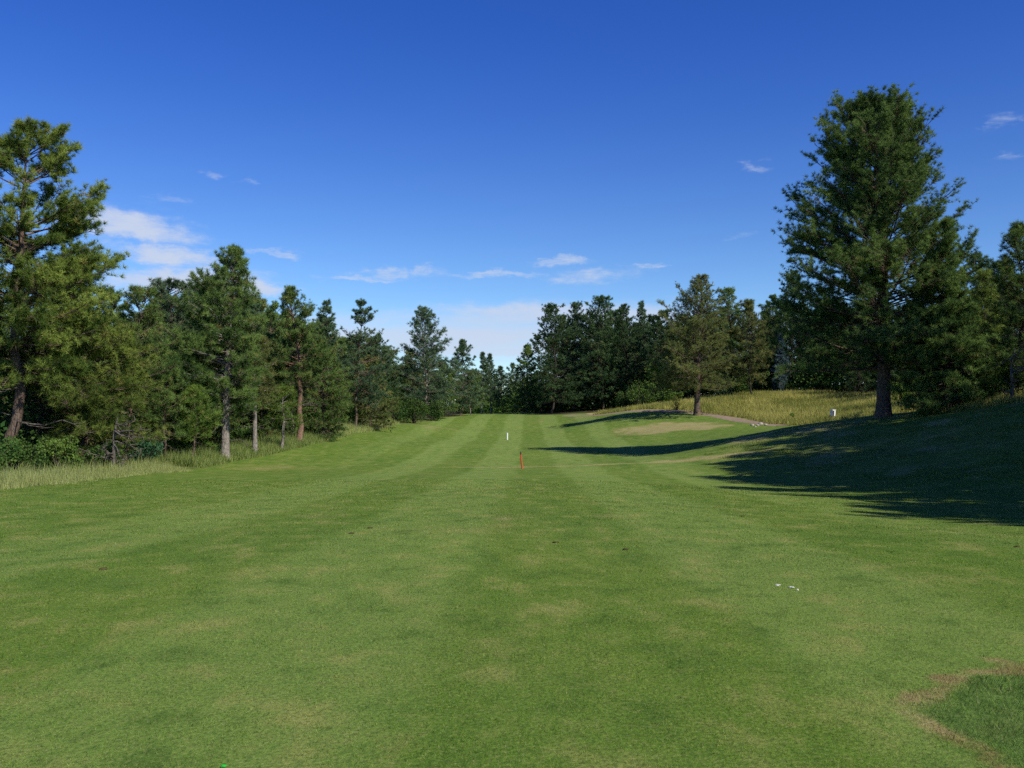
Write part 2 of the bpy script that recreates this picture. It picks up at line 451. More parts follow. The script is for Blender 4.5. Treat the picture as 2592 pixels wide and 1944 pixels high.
def turf_color(t):
    geo = t.new('ShaderNodeNewGeometry')
    pos = geo.outputs['Position']
    sp = t.new('ShaderNodeSeparateXYZ'); t.l.new(pos, sp.inputs[0])
    x, y = sp.outputs[0], sp.outputs[1]
    wob = t.noise(t.scl(pos, (.25, .12, 0)), 1.0, 3)
    xs = t.m('SUBTRACT', t.m('SUBTRACT', x, t.m('MULTIPLY', y, .0165)), t.m('MULTIPLY', t.m('SUBTRACT', wob, .5), .9))
    # mowing stripes, about 2.7 m wide, down the fairway; shading of leaning blades put into the colour
    sw = t.m('SINE', t.m('MULTIPLY', t.m('ADD', xs, 3.5), math.pi / 2.75))
    stripe = t.ss(sw, -.35, .35)
    fade = t.ss(t.m('SUBTRACT', t.m('ABSOLUTE', t.m('SUBTRACT', xs, -.5)), t.m('MULTIPLY', y, .05)), 11, 5)
    # second, fainter diagonal pass
    xd = t.m('ADD', t.m('MULTIPLY', x, .82), t.m('MULTIPLY', y, .28))
    s2 = t.ss(t.m('SINE', t.m('MULTIPLY', xd, math.pi / 2.6)), -.5, .5)
    nbig = t.noise(t.scl(pos, (.16, .10, 0)), 1.0, 4)
    nmid = t.noise(t.scl(pos, (1.3, .75, 0), (11, 3, 0)), 1.0, 6, .68)
    nfin = t.noise(t.scl(pos, (7, 5, 0), (1, 8, 0)), 1.0, 5, .7)
    c = t.mix(t.ss(nbig, .3, .7), (.104, .200, .020), (.146, .232, .030))
    c = t.mix(t.m('MULTIPLY', t.m('MULTIPLY', stripe, fade), t.m('ADD', .46, t.m('MULTIPLY', t.ss(y, 14, 60), .20))), c, (.225, .330, .075))
    c = t.mix(t.m('MULTIPLY', s2, .12), c, (.15, .23, .05))
    c = t.mix(t.m('MULTIPLY', t.ss(nmid, .48, .72), .80), c, (.305, .315, .090))
    c = t.mix(t.m('MULTIPLY', t.ss(nmid, .50, .30), .65), c, (.055, .125, .014))
    c = t.mix(t.m('MULTIPLY', t.ss(nfin, .52, .78), .60), c, (.26, .255, .085))
    c = t.mix(t.m('MULTIPLY', t.ss(nfin, .48, .25), .40), c, (.032, .080, .010))
    ngr = t.noise(t.scl(pos, (38, 24, 0), (2, 5, 0)), 1.0, 3, .75)
    c = t.mix(t.m('MULTIPLY', t.ss(ngr, .52, .70), .55), c, (.34, .34, .13))
    c = t.mix(t.m('MULTIPLY', t.ss(ngr, .48, .32), .55), c, (.028, .070, .010))
    # worn straw-coloured ground
    dry = t.attr('dry')
    nst = t.noise(t.scl(pos, (.55, .9, 0), (4, 4, 0)), 1.0, 5, .65, .6)
    dv = t.m('ADD', dry, t.m('MULTIPLY', t.m('SUBTRACT', nfin, .5), .6))
    dv = t.m('MULTIPLY', dv, t.m('ADD', .2, t.m('MULTIPLY', nst, 1.6)))
    c = t.mix(t.m('MULTIPLY', t.ss(dv, .12, 1.2), .82), c, t.mix(t.ss(dv, .3, 1.0), (.27, .25, .085), (.42, .345, .165)))
    # longer bluish grass inside the worn ring, and the brown ring
    ins = t.attr('inside')
    c = t.mix(t.m('MULTIPLY', ins, t.m('ADD', .25, t.m('MULTIPLY', nmid, .7))), c, t.mix(t.ss(nfin, .35, .65), (.045, .110, .022), (.110, .215, .045)))
    ring = t.attr('ring')
    c = t.mix(t.m('MULTIPLY', t.ss(t.m('ADD', ring, t.m('MULTIPLY', t.m('SUBTRACT', nfin, .5), .9)), .2, .75), .9), c, t.mix(t.ss(nmid, .35, .65), (.22, .16, .06), (.40, .33, .15)))
    return c, pos, nfin, nmid

m, t, out = new_mat('ground')
c, pos, nfin, nmid = turf_color(t)
nf = t.noise(pos, 1.4, 5, .65)
nw = t.noise(pos, .35, 4)
wildc = t.mix(t.ss(nf, .35, .65), (.085, .125, .028), (.20, .205, .065))
mead = t.mix(t.ss(nw, .35, .65), (.30, .32, .085), (.46, .40, .16))
wildc = t.mix(t.attr('meadow'), wildc, mead)
c = t.mix(t.attr('wild'), c, wildc)
flo = t.mix(t.ss(nf, .4, .62), (.055, .042, .026), (.036, .052, .016))
flo = t.mix(t.ss(nw, .5, .7), flo, (.095, .07, .042))
c = t.mix(t.attr('forest'), c, flo)
grain = t.noise(t.scl(pos, (34, 26, 1)), 1.0, 4, .7)
c = t.mix(t.m('MULTIPLY', t.ss(grain, .55, .3), .5), c, (.022, .045, .012))
finish(t, out, c, .95, .12, bump(t, t.noise(t.scl(pos, (22, 22, 22)), 1.0, 5, .75), .55, .04))
M['ground'] = m

m, t, out = new_mat('turf_blades')
c, pos, nfin, nmid = turf_color(t)
tint = t.attr('tint')
vv = t.m('ADD', t.m('MULTIPLY', tint, 1.9), .15)
mul = t.new('ShaderNodeVectorMath', operation='SCALE')
t.l.new(c, mul.inputs[0]); t.l.new(vv, mul.inputs['Scale'])
c2 = t.mix(t.ss(tint, .86, 1.0), mul.outputs[0], (.36, .34, .17))
d = t.new('ShaderNodeBsdfDiffuse'); t.l.new(c2, d.inputs[0])
tr = t.new('ShaderNodeBsdfTranslucent'); t.l.new(c2, tr.inputs[0])
mx = t.new('ShaderNodeMixShader'); mx.inputs[0].default_value = .3
t.l.new(d.outputs[0], mx.inputs[1]); t.l.new(tr.outputs[0], mx.inputs[2])
t.l.new(mx.outputs[0], out.inputs[0])
M['turf'] = m

def simple(name, c1, c2, scale=6, rough=.6, spec=.3):
    m, t, out = new_mat(name)
    tcn = t.new('ShaderNodeTexCoord')
    nz = t.noise(tcn.outputs['Object'], scale, 5, .6)
    finish(t, out, t.mix(t.ss(nz, .3, .7), c1, c2), rough, spec, bump(t, nz, .25, .02))
    return m
M['red'] = simple('orange_red_paint', (.50, .065, .028), (.62, .10, .045), 9)
M['darkpaint'] = simple('dark_brown_paint', (.06, .035, .025), (.09, .05, .035), 9)
M['white'] = simple('white_paint', (.72, .73, .70), (.82, .82, .80), 9)
M['panel'] = simple('dark_panel', (.02, .03, .035), (.035, .045, .05), 9)
M['scrap'] = simple('white_scrap', (.62, .60, .50), (.80, .78, .70), 30)
M['stone'] = simple('pale_stone', (.26, .23, .19), (.44, .40, .34), 5, .9, .1)
M['peg'] = simple('bright_green_plastic', (.02, .40, .03), (.03, .50, .05), 9, .4)
M['clod'] = simple('dark_clod', (.05, .05, .02), (.09, .08, .035), 20, .95, .1)
M['path'] = simple('path_gravel', (.23, .175, .125), (.34, .265, .195), 2.5, .95, .1)
M['sunlit_strip'] = simple('sunlit_ground', (.36, .30, .21), (.46, .39, .28), 2.0, .95, .1)  # pale tone paints sunlight on bare ground

# ------------------------------------------------------------------ ground sheet
def lines(*segs):
    o = []
    for a, b, s in segs: o.append(np.arange(a, b, s))
    return np.unique(np.round(np.concatenate(o), 3))
def geo_out(a, b, s0, k):
    r = []; s = s0; v = a
    while v < b: r.append(v); v += s; s *= k
    r.append(b); return np.array(r)
gx = np.unique(np.round(np.concatenate([-geo_out(48, 1500, 2, 1.35), np.arange(-48, -8, .6), np.arange(-8, -2, .3), np.arange(-2, 6.2, .1), np.arange(6.2, 64, .6), geo_out(64, 1500, 2, 1.35)]), 3))
gy = np.unique(np.round(np.concatenate([-geo_out(6, 800, 2, 1.4), np.arange(-6, 3, .6), np.arange(3, 9, .1), np.arange(9, 30, .3), np.arange(30, 190, .7), geo_out(190, 2500, 2, 1.3)]), 3))
X, Y = np.meshgrid(gx, gy)
Z = terrain(X, Y)
mk = masks(X.ravel(), Y.ravel())
nx, ny = len(gx), len(gy)
idx = np.arange(nx * ny).reshape(ny, nx)
q = np.stack([idx[:-1, :-1], idx[:-1, 1:], idx[1:, 1:], idx[1:, :-1]], -1).reshape(-1, 4)
me = mesh_from('ground', np.stack([X, Y, Z], -1).reshape(-1, 3), q, mk, True, [M['ground']])
tag(link('ground', me), 'mown fairway with mowing stripes rising to the woods', None, None, 'structure')

# ------------------------------------------------------------------ blades
def blades(name, x, y, h, wd, tint, lean, mat, extra=None, tip=False):
    N = len(x)
    z = terrain(x, y)
    a = rng.random(N) * 2 * math.pi
    side = np.stack([np.cos(a), np.sin(a), np.zeros(N)], -1)
    b = rng.random(N) * 2 * math.pi
    ln = lean * (.3 + rng.random(N))
    off = np.stack([np.cos(b) * ln * h, np.sin(b) * ln * h, h], -1)
    P = np.stack([x, y, z - .01], -1)
    V = np.stack([P - side * wd[:, None] / 2, P + side * wd[:, None] / 2, P + off], 1).reshape(-1, 3)
    tr = np.arange(N * 3).reshape(N, 3)
    at_ = {'tint': np.repeat(tint, 3)}
    for k, v in (extra or {}).items(): at_[k] = np.repeat(v, 3)
    me = mesh_from(name, V, tr, at_, False, [mat])
    return link(name, me)

NB = 620000
d = np.exp(rng.uniform(math.log(3.6), math.log(42), NB))
x = rng.uniform(-.68, .68, NB) * d
mk = masks(x, d)
ok = (x > left_edge(d)) & (mk['wild'] < .5)
x, d = x[ok], d[ok]; mk = {k: v[ok] for k, v in mk.items()}
N = len(x)
h = (.55 + .9 * fnoise(x * 5, d * 5)) * (.018 + .00035 * d) * (.5 + rng.random(N)) * (1 + mk['inside'] * .9 + mk['ring'] * .8)
wd = np.maximum(.0028, .00058 * d) * (.6 + .8 * rng.random(N))
tint = rng.random(N)
o = blades('fairway_grass', x, d, h, wd, tint, 1.0, M['turf'], {k: mk[k] for k in ('dry', 'ring', 'inside')})
tag(o, 'short green mown grass of the fairway in the foreground', 'grass', None, 'stuff')

def scatter_poly(poly, n):
    """random points inside a polygon"""
    poly = np.array(poly)
    lo, hi = poly.min(0), poly.max(0)
    out = np.zeros((0, 2))
    while len(out) < n:
        p = rng.uniform(lo, hi, (n, 2))
        ins = np.zeros(n, bool)
        j = len(poly) - 1
        for i in range(len(poly)):
            xi, yi = poly[i]; xj, yj = poly[j]
            cnd = ((yi > p[:, 1]) != (yj > p[:, 1])) & (p[:, 0] < (xj - xi) * (p[:, 1] - yi) / (yj - yi + 1e-9) + xi)
            ins ^= cnd; j = i
        out = np.concatenate([out, p[ins]])
    return out[:n]

# tall verge grass along the left wood (nearer, paler stretch)
p = []
y = rng.uniform(27, 57.5, 27000)
x = left_edge(y) - np.abs(rng.normal(0, 1.05, len(y))) + .1 + .5 * rng.random(len(y)) ** 3 + (fnoise(y * .5, y * 0) - .5) * 1.6
keep = (rng.random(len(y)) < (.35 + fnoise(x * .6, y * .6)))
x, y = x[keep], y[keep]
hh = np.clip(rng.normal(.42, .17, len(x)), .1, 1.0) * np.clip(.25 + (left_edge(y) + .3 - x) * .55, .2, 1.15) * (.55 + .9 * fnoise(x * .9, y * .9))
tint = np.clip(rng.normal(.75, .3, len(x)), 0, 1.4)
o = blades('tall_grass', x, y, hh, .018 + .016 * rng.random(len(x)), tint, .35, M['grass'])
tag(o, 'pale tall grass strip along the foot of the left wood', 'grass', None, 'stuff')
y = rng.uniform(60, 128, 46000)
x = left_edge(y) - np.abs(rng.normal(0, 2.0, len(y))) + .1
tint = np.clip(rng.normal(.32, .2, len(x)) + .35 * sst(y, 84, 100), 0, 1.1)
hh = np.clip(rng.normal(.6, .2, len(x)), .15, 1.1) * np.clip(.35 + (left_edge(y) + .3 - x) * .6, .3, 1.2)
o = blades('tall_grass', x, y, hh, .035 + .03 * rng.random(len(x)), tint, .4, M['grass'])
tag(o, 'green weedy grass bank under the pale trunks of the left wood', 'grass', None, 'stuff')

# meadow
mp = np.array([at(1500, 1046, 152)[:2], at(1700, 1044, 135)[:2], at(1780, 1050, 128)[:2], at(1890, 1062, 118)[:2], at(1945, 1075, 107)[:2], at(2100, 1078, 100)[:2], at(2230, 1058, 77)[:2], at(2340, 1055, 71)[:2], at(2592, 1030, 61)[:2], (46, 62), (56, 120), (50, 152), (38, 158), (18, 165)])
pp = scatter_poly(mp, 120000)
x, y = pp[:, 0], pp[:, 1]
nz = fnoise(x * .22, y * .14)
n3 = fnoise(x * .9 + 9, y * .6)
hh = np.clip(rng.normal(.5, .16, len(x)), .12, 1.0) * (.5 + .9 * n3)
tint = np.clip(rng.normal(.30, .22, len(x)) + 1.5 * (nz - .42) + .5 * (n3 - .5), 0, 1.45)
o = blades('meadow_grass', x, y, hh, .05 + .05 * rng.random(len(x)), tint, .45, M['meadow'])
tag(o, 'yellowing uncut meadow grass on the rise behind the path', 'grass', None, 'stuff')
# unmown grass on the lip right of the big pine
pp = scatter_poly([at(2330, 1050, 67)[:2], at(2480, 1030, 62)[:2], at(2592, 1010, 59.5)[:2], at(2700, 1010, 58)[:2], (42, 68), (40, 76), (33, 76)], 16000)
x, y = pp[:, 0], pp[:, 1]
o = blades('meadow_grass', x, y, np.clip(rng.normal(.4, .14, len(x)), .1, .9), .03 + .03 * rng.random(len(x)), np.clip(rng.normal(.4, .25, len(x)), 0, 1), .45, M['meadow'])
tag(o, 'green uncut grass on the lip of the slope at the right edge', 'grass', None, 'stuff')
# rough grass tufts on the shaded bank
pp = scatter_poly([at(2000, 1081, 72)[:2], at(2230, 1060, 70)[:2], at(2400, 1046, 65)[:2], at(2592, 1016, 58)[:2], (34, 45), (24, 30), (17, 36), (14, 52), (13, 66)], 60000)
k = fnoise(pp[:, 0] * .8, pp[:, 1] * .8) + .25 * rng.random(len(pp)) > .70
x, y = pp[k, 0], pp[k, 1]
o = blades('rough_grass', x, y, .06 + .10 * rng.random(len(x)), .02 + .02 * rng.random(len(x)), np.clip(rng.normal(.05, .2, len(x)), 0, 1.3), .8, M['grass'])
tag(o, 'rough shaded grass tufts on the slope below the biggest pine', 'grass', None, 'stuff')
# forest undergrowth left
y = rng.uniform(30, 150, 26000)
x = left_edge(y) - rng.uniform(2, 16, len(y))
o = blades('undergrowth', x, y, np.clip(rng.normal(.4, .2, len(x)), .1, .9), .05 + .05 * rng.random(len(x)), np.clip(rng.normal(.2, .2, len(x)), 0, 1), .7, M['grass'])
tag(o, 'shaded weeds and grass on the floor of the left wood', 'undergrowth', None, 'stuff')

# ------------------------------------------------------------------ path
def strip(name, pts, width, mat, lift):
    P = np.array(pts)
    s = np.concatenate([[0], np.cumsum(np.linalg.norm(np.diff(P, axis=0), axis=1))])
    ss = np.arange(0, s[-1], .6)
    cx = np.interp(ss, s, P[:, 0]); cy = np.interp(ss, s, P[:, 1])
    k = np.ones(9) / 9
    cx = np.convolve(np.pad(cx, 4, 'edge'), k, 'valid'); cy = np.convolve(np.pad(cy, 4, 'edge'), k, 'valid')
    T = unit(np.stack([np.gradient(cx), np.gradient(cy)], -1))
    nrm = np.stack([-T[:, 1], T[:, 0]], -1)
    u = np.linspace(-.5, .5, 7)
    wob = (fnoise(ss * .5, ss * 0 + 3.3) - .5) * .5
    gxx = cx[:, None] + nrm[:, :1] * (u * (width + wob[:, None]))
    gyy = cy[:, None] + nrm[:, 1:] * (u * (width + wob[:, None]))
    gz = terrain(gxx, gyy) + lift
    gz[:, 0] -= lift + .06; gz[:, -1] -= lift + .06
    idx = np.arange(gxx.size).reshape(gxx.shape)
    q = np.stack([idx[:-1, :-1], idx[:-1, 1:], idx[1:, 1:], idx[1:, :-1]], -1).reshape(-1, 4)
    me = mesh_from(name, np.stack([gxx, gyy, gz], -1).reshape(-1, 3), q, None, True, [mat])
    return tag(link(name, me), None, None, None, 'structure')
strip('cart_path', [at(1990, 1078, 103)[:2], at(1930, 1071, 109)[:2], at(1870, 1062, 117)[:2], at(1790, 1051, 127)[:2], at(1700, 1046, 133)[:2], at(1580, 1046, 142)[:2], at(1500, 1046, 152)[:2], at(1430, 1046, 166)[:2]], 2.5, M['path'], .05)
strip('sunlit_ground', [at(1960, 999, 150)[:2], at(2045, 995, 150)[:2], at(2140, 990, 150)[:2], at(2260, 990, 147)[:2]], 3.0, M['sunlit_strip'], .06)  # strip of ground lit between shade, its sunlight put into the colour

# ------------------------------------------------------------------ pines
def needles(P, Dv, K, ln, wd, tint, r):
    N = len(P)
    rd = unit(r.normal(size=(N, K, 3)))
    dr = unit(Dv[:, None, :] * .75 + rd * .85)
    L = ln * (.65 + .5 * r.random((N, K, 1))) * r.uniform(.6, 1.25, (N, 1, 1))
    sd = unit(np.cross(dr, unit(r.normal(size=(N, K, 3)))))
    b = P[:, None, :] + dr * (L * .05)
    V = np.stack([b - sd * wd / 2, b + sd * wd / 2, b + dr * L], 2).reshape(-1, 3)
    tr = np.arange(N * K * 3).reshape(-1, 3)
    tt = np.repeat(np.clip(tint[:, None] + r.normal(0, .10, (N, K)), 0, 2).ravel(), 3)
    return V, tr, tt

def pine_geo(seed, H, R, cb=.3, p=.75, nb=60, lod=1.0, bend=None, r0=None, layered=0.0, low=0.0, asym=.2, brown=.025, skew=(0, 0), gap=.0, rise=(-10, 48), dead=0, base_w=.6, lv=(.62, 1.18)):
    r = np.random.default_rng(seed)
    r0 = (r0 or (.010 * H + .03)) * .8
    nb = int(nb * 2.3)
    hs = np.array([0, .015, .05, .12, .22, .34, .46, .58, .7, .82, .92, 1.0]) * H
    if bend is None:
        b = np.cumsum(r.normal(0, .012, (12, 2)), 0) * H
        b -= b[0]; b[-1] *= .8
    else:
        b = np.stack([np.interp(hs / H, [q[0] for q in bend], [q[k] for q in bend]) for k in (1, 2)], -1)
    axis = np.stack([b[:, 0], b[:, 1], hs - .15 * (hs == 0)], -1)
    rad = r0 * (np.array([1.45, 1.25, 1.06, .96, .88, .8, .7, .58, .44, .28, .14, .03]))
    wood = Bag()
    v, q = tubes(axis[None], rad[None], 10)
    wood.add(v, q)
    def ax(h): return np.stack([np.interp(h, hs, axis[:, k]) for k in range(3)], -1)
    def arad(h): return np.interp(h, hs, rad)
    # main limbs
    t_ = np.sort(r.random(nb) ** .9)
    t_ = (np.arange(nb) + r.random(nb)) / nb * .985
    if layered > 0:
        lay = 9 + int(H * .15)
        tq = (np.floor(t_ * lay) + .5) / lay
        t_ = t_ * (1 - layered) + tq * layered + r.normal(0, .012, nb)
        t_ = np.clip(t_, 0, .985)
    if gap > 0:
        g = r.random(14)
        k = g[np.clip((t_ * 14).astype(int), 0, 13)] > gap
        k |= t_ > .85
        t_ = t_[k]; nb = len(t_)
    h = (cb + (1 - cb) * t_) * H
    az = np.arange(nb) * 2.399 + r.normal(0, .5, nb)
    prof = np.maximum((1 - t_) ** p * (base_w + (1 - base_w) * np.minimum(1, t_ / .28)), .07)
    if low > 0: prof = np.where(t_ < .2, prof * (1 + low), prof)
    ph = r.random() * 6.28
    am = 1 + asym * np.sin(az + ph) + asym * .6 * np.sin(2 * az + ph * 2 + h * .5)
    L = R * prof * am * r.uniform(*lv, nb)
    elv = np.radians(rise[0] + (rise[1] - rise[0]) * t_ ** 1.1 + r.normal(0, 9, nb))
    hd = np.stack([np.cos(az), np.sin(az), np.zeros(nb)], -1)
    hd2 = np.stack([-np.sin(az), np.cos(az), np.zeros(nb)], -1)
    S = np.linspace(0, 1, 7)
    base = ax(h)
    crv = r.uniform(-.18, .18, nb)
    ups = r.uniform(.04, .24, nb)
    vk = np.minimum(1, np.maximum((H * 1.0 - h) / np.maximum(L * (np.sin(elv) + ups), 1e-3), .05))
    vk = np.where(np.sin(elv) + ups > 0, vk, 1.)
    P = base[:, None, :] + hd[:, None, :] * (L * np.cos(elv))[:, None, None] * S[None, :, None] \
        + hd2[:, None, :] * (L * crv)[:, None, None] * (S ** 2)[None, :, None]
    P[:, :, 2] += (vk * L * np.sin(elv))[:, None] * S + (vk * L * ups)[:, None] * S ** 2.2
    sk = np.array([skew[0], skew[1], 0.]) * R
    P = P + sk * (S ** 1.5)[None, :, None] * (L / R)[:, None, None]
    br = np.clip(.016 + .011 * L, .02, .09)
    v, q = tubes(P, br[:, None] * (1 - .82 * S)[None], 5)
    wood.add(v, q)
    # twigs
    def bp(i, s):
        f = s * 6; a = np.clip(f.astype(int), 0, 5); w_ = (f - a)[:, None]
        return P[i, a] * (1 - w_) + P[i, a + 1] * w_, unit(P[i, a + 1] - P[i, a])
    m_ = np.clip((5 + L * 3.4 * lod).astype(int), 5, 30)
    ii = np.repeat(np.arange(nb), m_)
    s = r.uniform(.22, 1, len(ii)) ** .75
    o, tg = bp(ii, s)
    sidev = unit(np.cross(tg, np.array([0, 0, 1.]))) * np.where(r.random(len(ii)) < .5, -1, 1)[:, None]
    td = unit(tg * r.uniform(.3, 1.1, (len(ii), 1)) + sidev * r.uniform(.3, 1.1, (len(ii), 1)) + np.array([0, 0, 1.]) * r.normal(.25, .3, (len(ii), 1)))
    tl = np.clip(L[ii] * .42 * (1.15 - .6 * s), .30, 1.6) * r.uniform(.55, 1.15, len(ii))
    tip = o + td * tl[:, None]
    if lod > .55:
        v, q = tubes(np.stack([o, tip], 1), np.stack([np.full(len(o), .016), np.full(len(o), .006)], 1), 3)
        wood.add(v, q)
    # tufts
    nt = np.clip((tl / (.20 / max(lod, .5))).astype(int), 2, 6)
    jj = np.repeat(np.arange(len(ii)), nt)
    f = r.uniform(.35, 1.05, len(jj))
    tp = o[jj] + (tip - o)[jj] * f[:, None] + r.normal(0, .05, (len(jj), 3))
    tdv = unit(td[jj] * .8 + np.array([0, 0, .55]) + r.normal(0, .25, (len(jj), 3)))
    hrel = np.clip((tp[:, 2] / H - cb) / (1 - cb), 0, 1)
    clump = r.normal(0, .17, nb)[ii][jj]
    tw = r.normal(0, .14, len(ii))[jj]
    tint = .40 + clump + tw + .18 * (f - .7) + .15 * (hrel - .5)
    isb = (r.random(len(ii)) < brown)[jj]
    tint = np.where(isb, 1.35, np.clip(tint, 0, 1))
    K = int(17 * lod + 5)
    nl = .30 if lod > .75 else .42
    nw = (.018 if lod > .95 else .024 if lod > .85 else .034 if lod > .65 else .06)
    crown = Bag()
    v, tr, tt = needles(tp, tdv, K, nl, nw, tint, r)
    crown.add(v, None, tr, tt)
    # leader tufts
    top = ax(H * r.uniform(.93, 1.0, 14)) + r.normal(0, .10, (14, 3))
    v, tr, tt = needles(top, np.tile([0, 0, 1.], (14, 1)), K, nl, nw, np.full(14, .55), r)
    crown.add(v, None, tr, tt)
    deads = []
    for i in range(dead):
        hh = H * (cb * r.uniform(.45, 1.05)); a = r.uniform(-2.9, .3) if i % 2 == 0 else r.random() * 6.28
        ll = R * r.uniform(.35, .75)
        sg = np.linspace(0, 1, 6)
        dv = np.array([math.cos(a), math.sin(a), 0])
        bs = ax(np.array([hh]))[0]
        el0 = r.uniform(-.15, .35)
        kk = np.cumsum(r.normal(0, .04, (6, 3)), 0) * ll; kk[0] = 0
        pl = bs + dv * ll * sg[:, None] + np.array([0, 0, 1.]) * (ll * (math.sin(el0) * sg - .2 * sg ** 2))[:, None] + kk
        bg_ = Bag()
        v, q = tubes(pl[None], (np.array([.05, .042, .034, .026, .018, .006]) * (.6 + .06 * ll))[None], 5)
        bg_.add(v, q)
        for k in range(2, 6):
            for sgn in (-1, 1):
                sd_ = np.array([-dv[1], dv[0], 0]) * sgn
                e = pl[k] + (dv * .5 + sd_ * .6 + np.array([0, 0, r.uniform(-.2, .4)])) * ll * .22 * r.uniform(.5, 1.2)
                v, q = tubes(np.stack([pl[k], (pl[k] + e) / 2 + r.normal(0, .04, 3), e])[None], np.array([[.017, .012, .004]]), 4)
                bg_.add(v, q)
        deads.append(bg_)
    return wood, crown, deads

def build_pine(x, y, label, group, seed, H, R, mat='green', bk='bark', cat='pine tree', **kw):
    wood, crown, deads = pine_geo(seed, H, R, **kw)
    root = bpy.data.objects.new('pine_tree', None)
    col.objects.link(root)
    root.location = (x, y, tz(x, y))
    root.empty_display_size = .5
    tag(root, label, cat, group)
    link('trunk', wood.mesh('trunk', [M[bk]], True), root)
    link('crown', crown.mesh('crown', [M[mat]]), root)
    for dmesh in deads:
        link('dead_branch', dmesh.mesh('dead_branch', [M['deadwood']], True), root)
    return root

def children(o): return [c for c in col.objects if c.parent == o]
def copy_tree(root, loc, rz, sc, label, group):
    kids = [c for c in root.children]
    r = root.copy(); col.objects.link(r)
    r.location = loc; r.rotation_euler = (0, 0, rz); r.scale = (sc, sc, sc)
    r['label'] = label; r['group'] = group
    for k in kids:
        c = k.copy(); col.objects.link(c); c.parent = r
    return r

GL = 'pines along the edge of the left wood'
GF = 'pines at the far end of the fairway'
GR = 'pines of the dark grove right of the fairway end'
GM = 'pines behind the meadow'
GE = 'pines at the right edge'
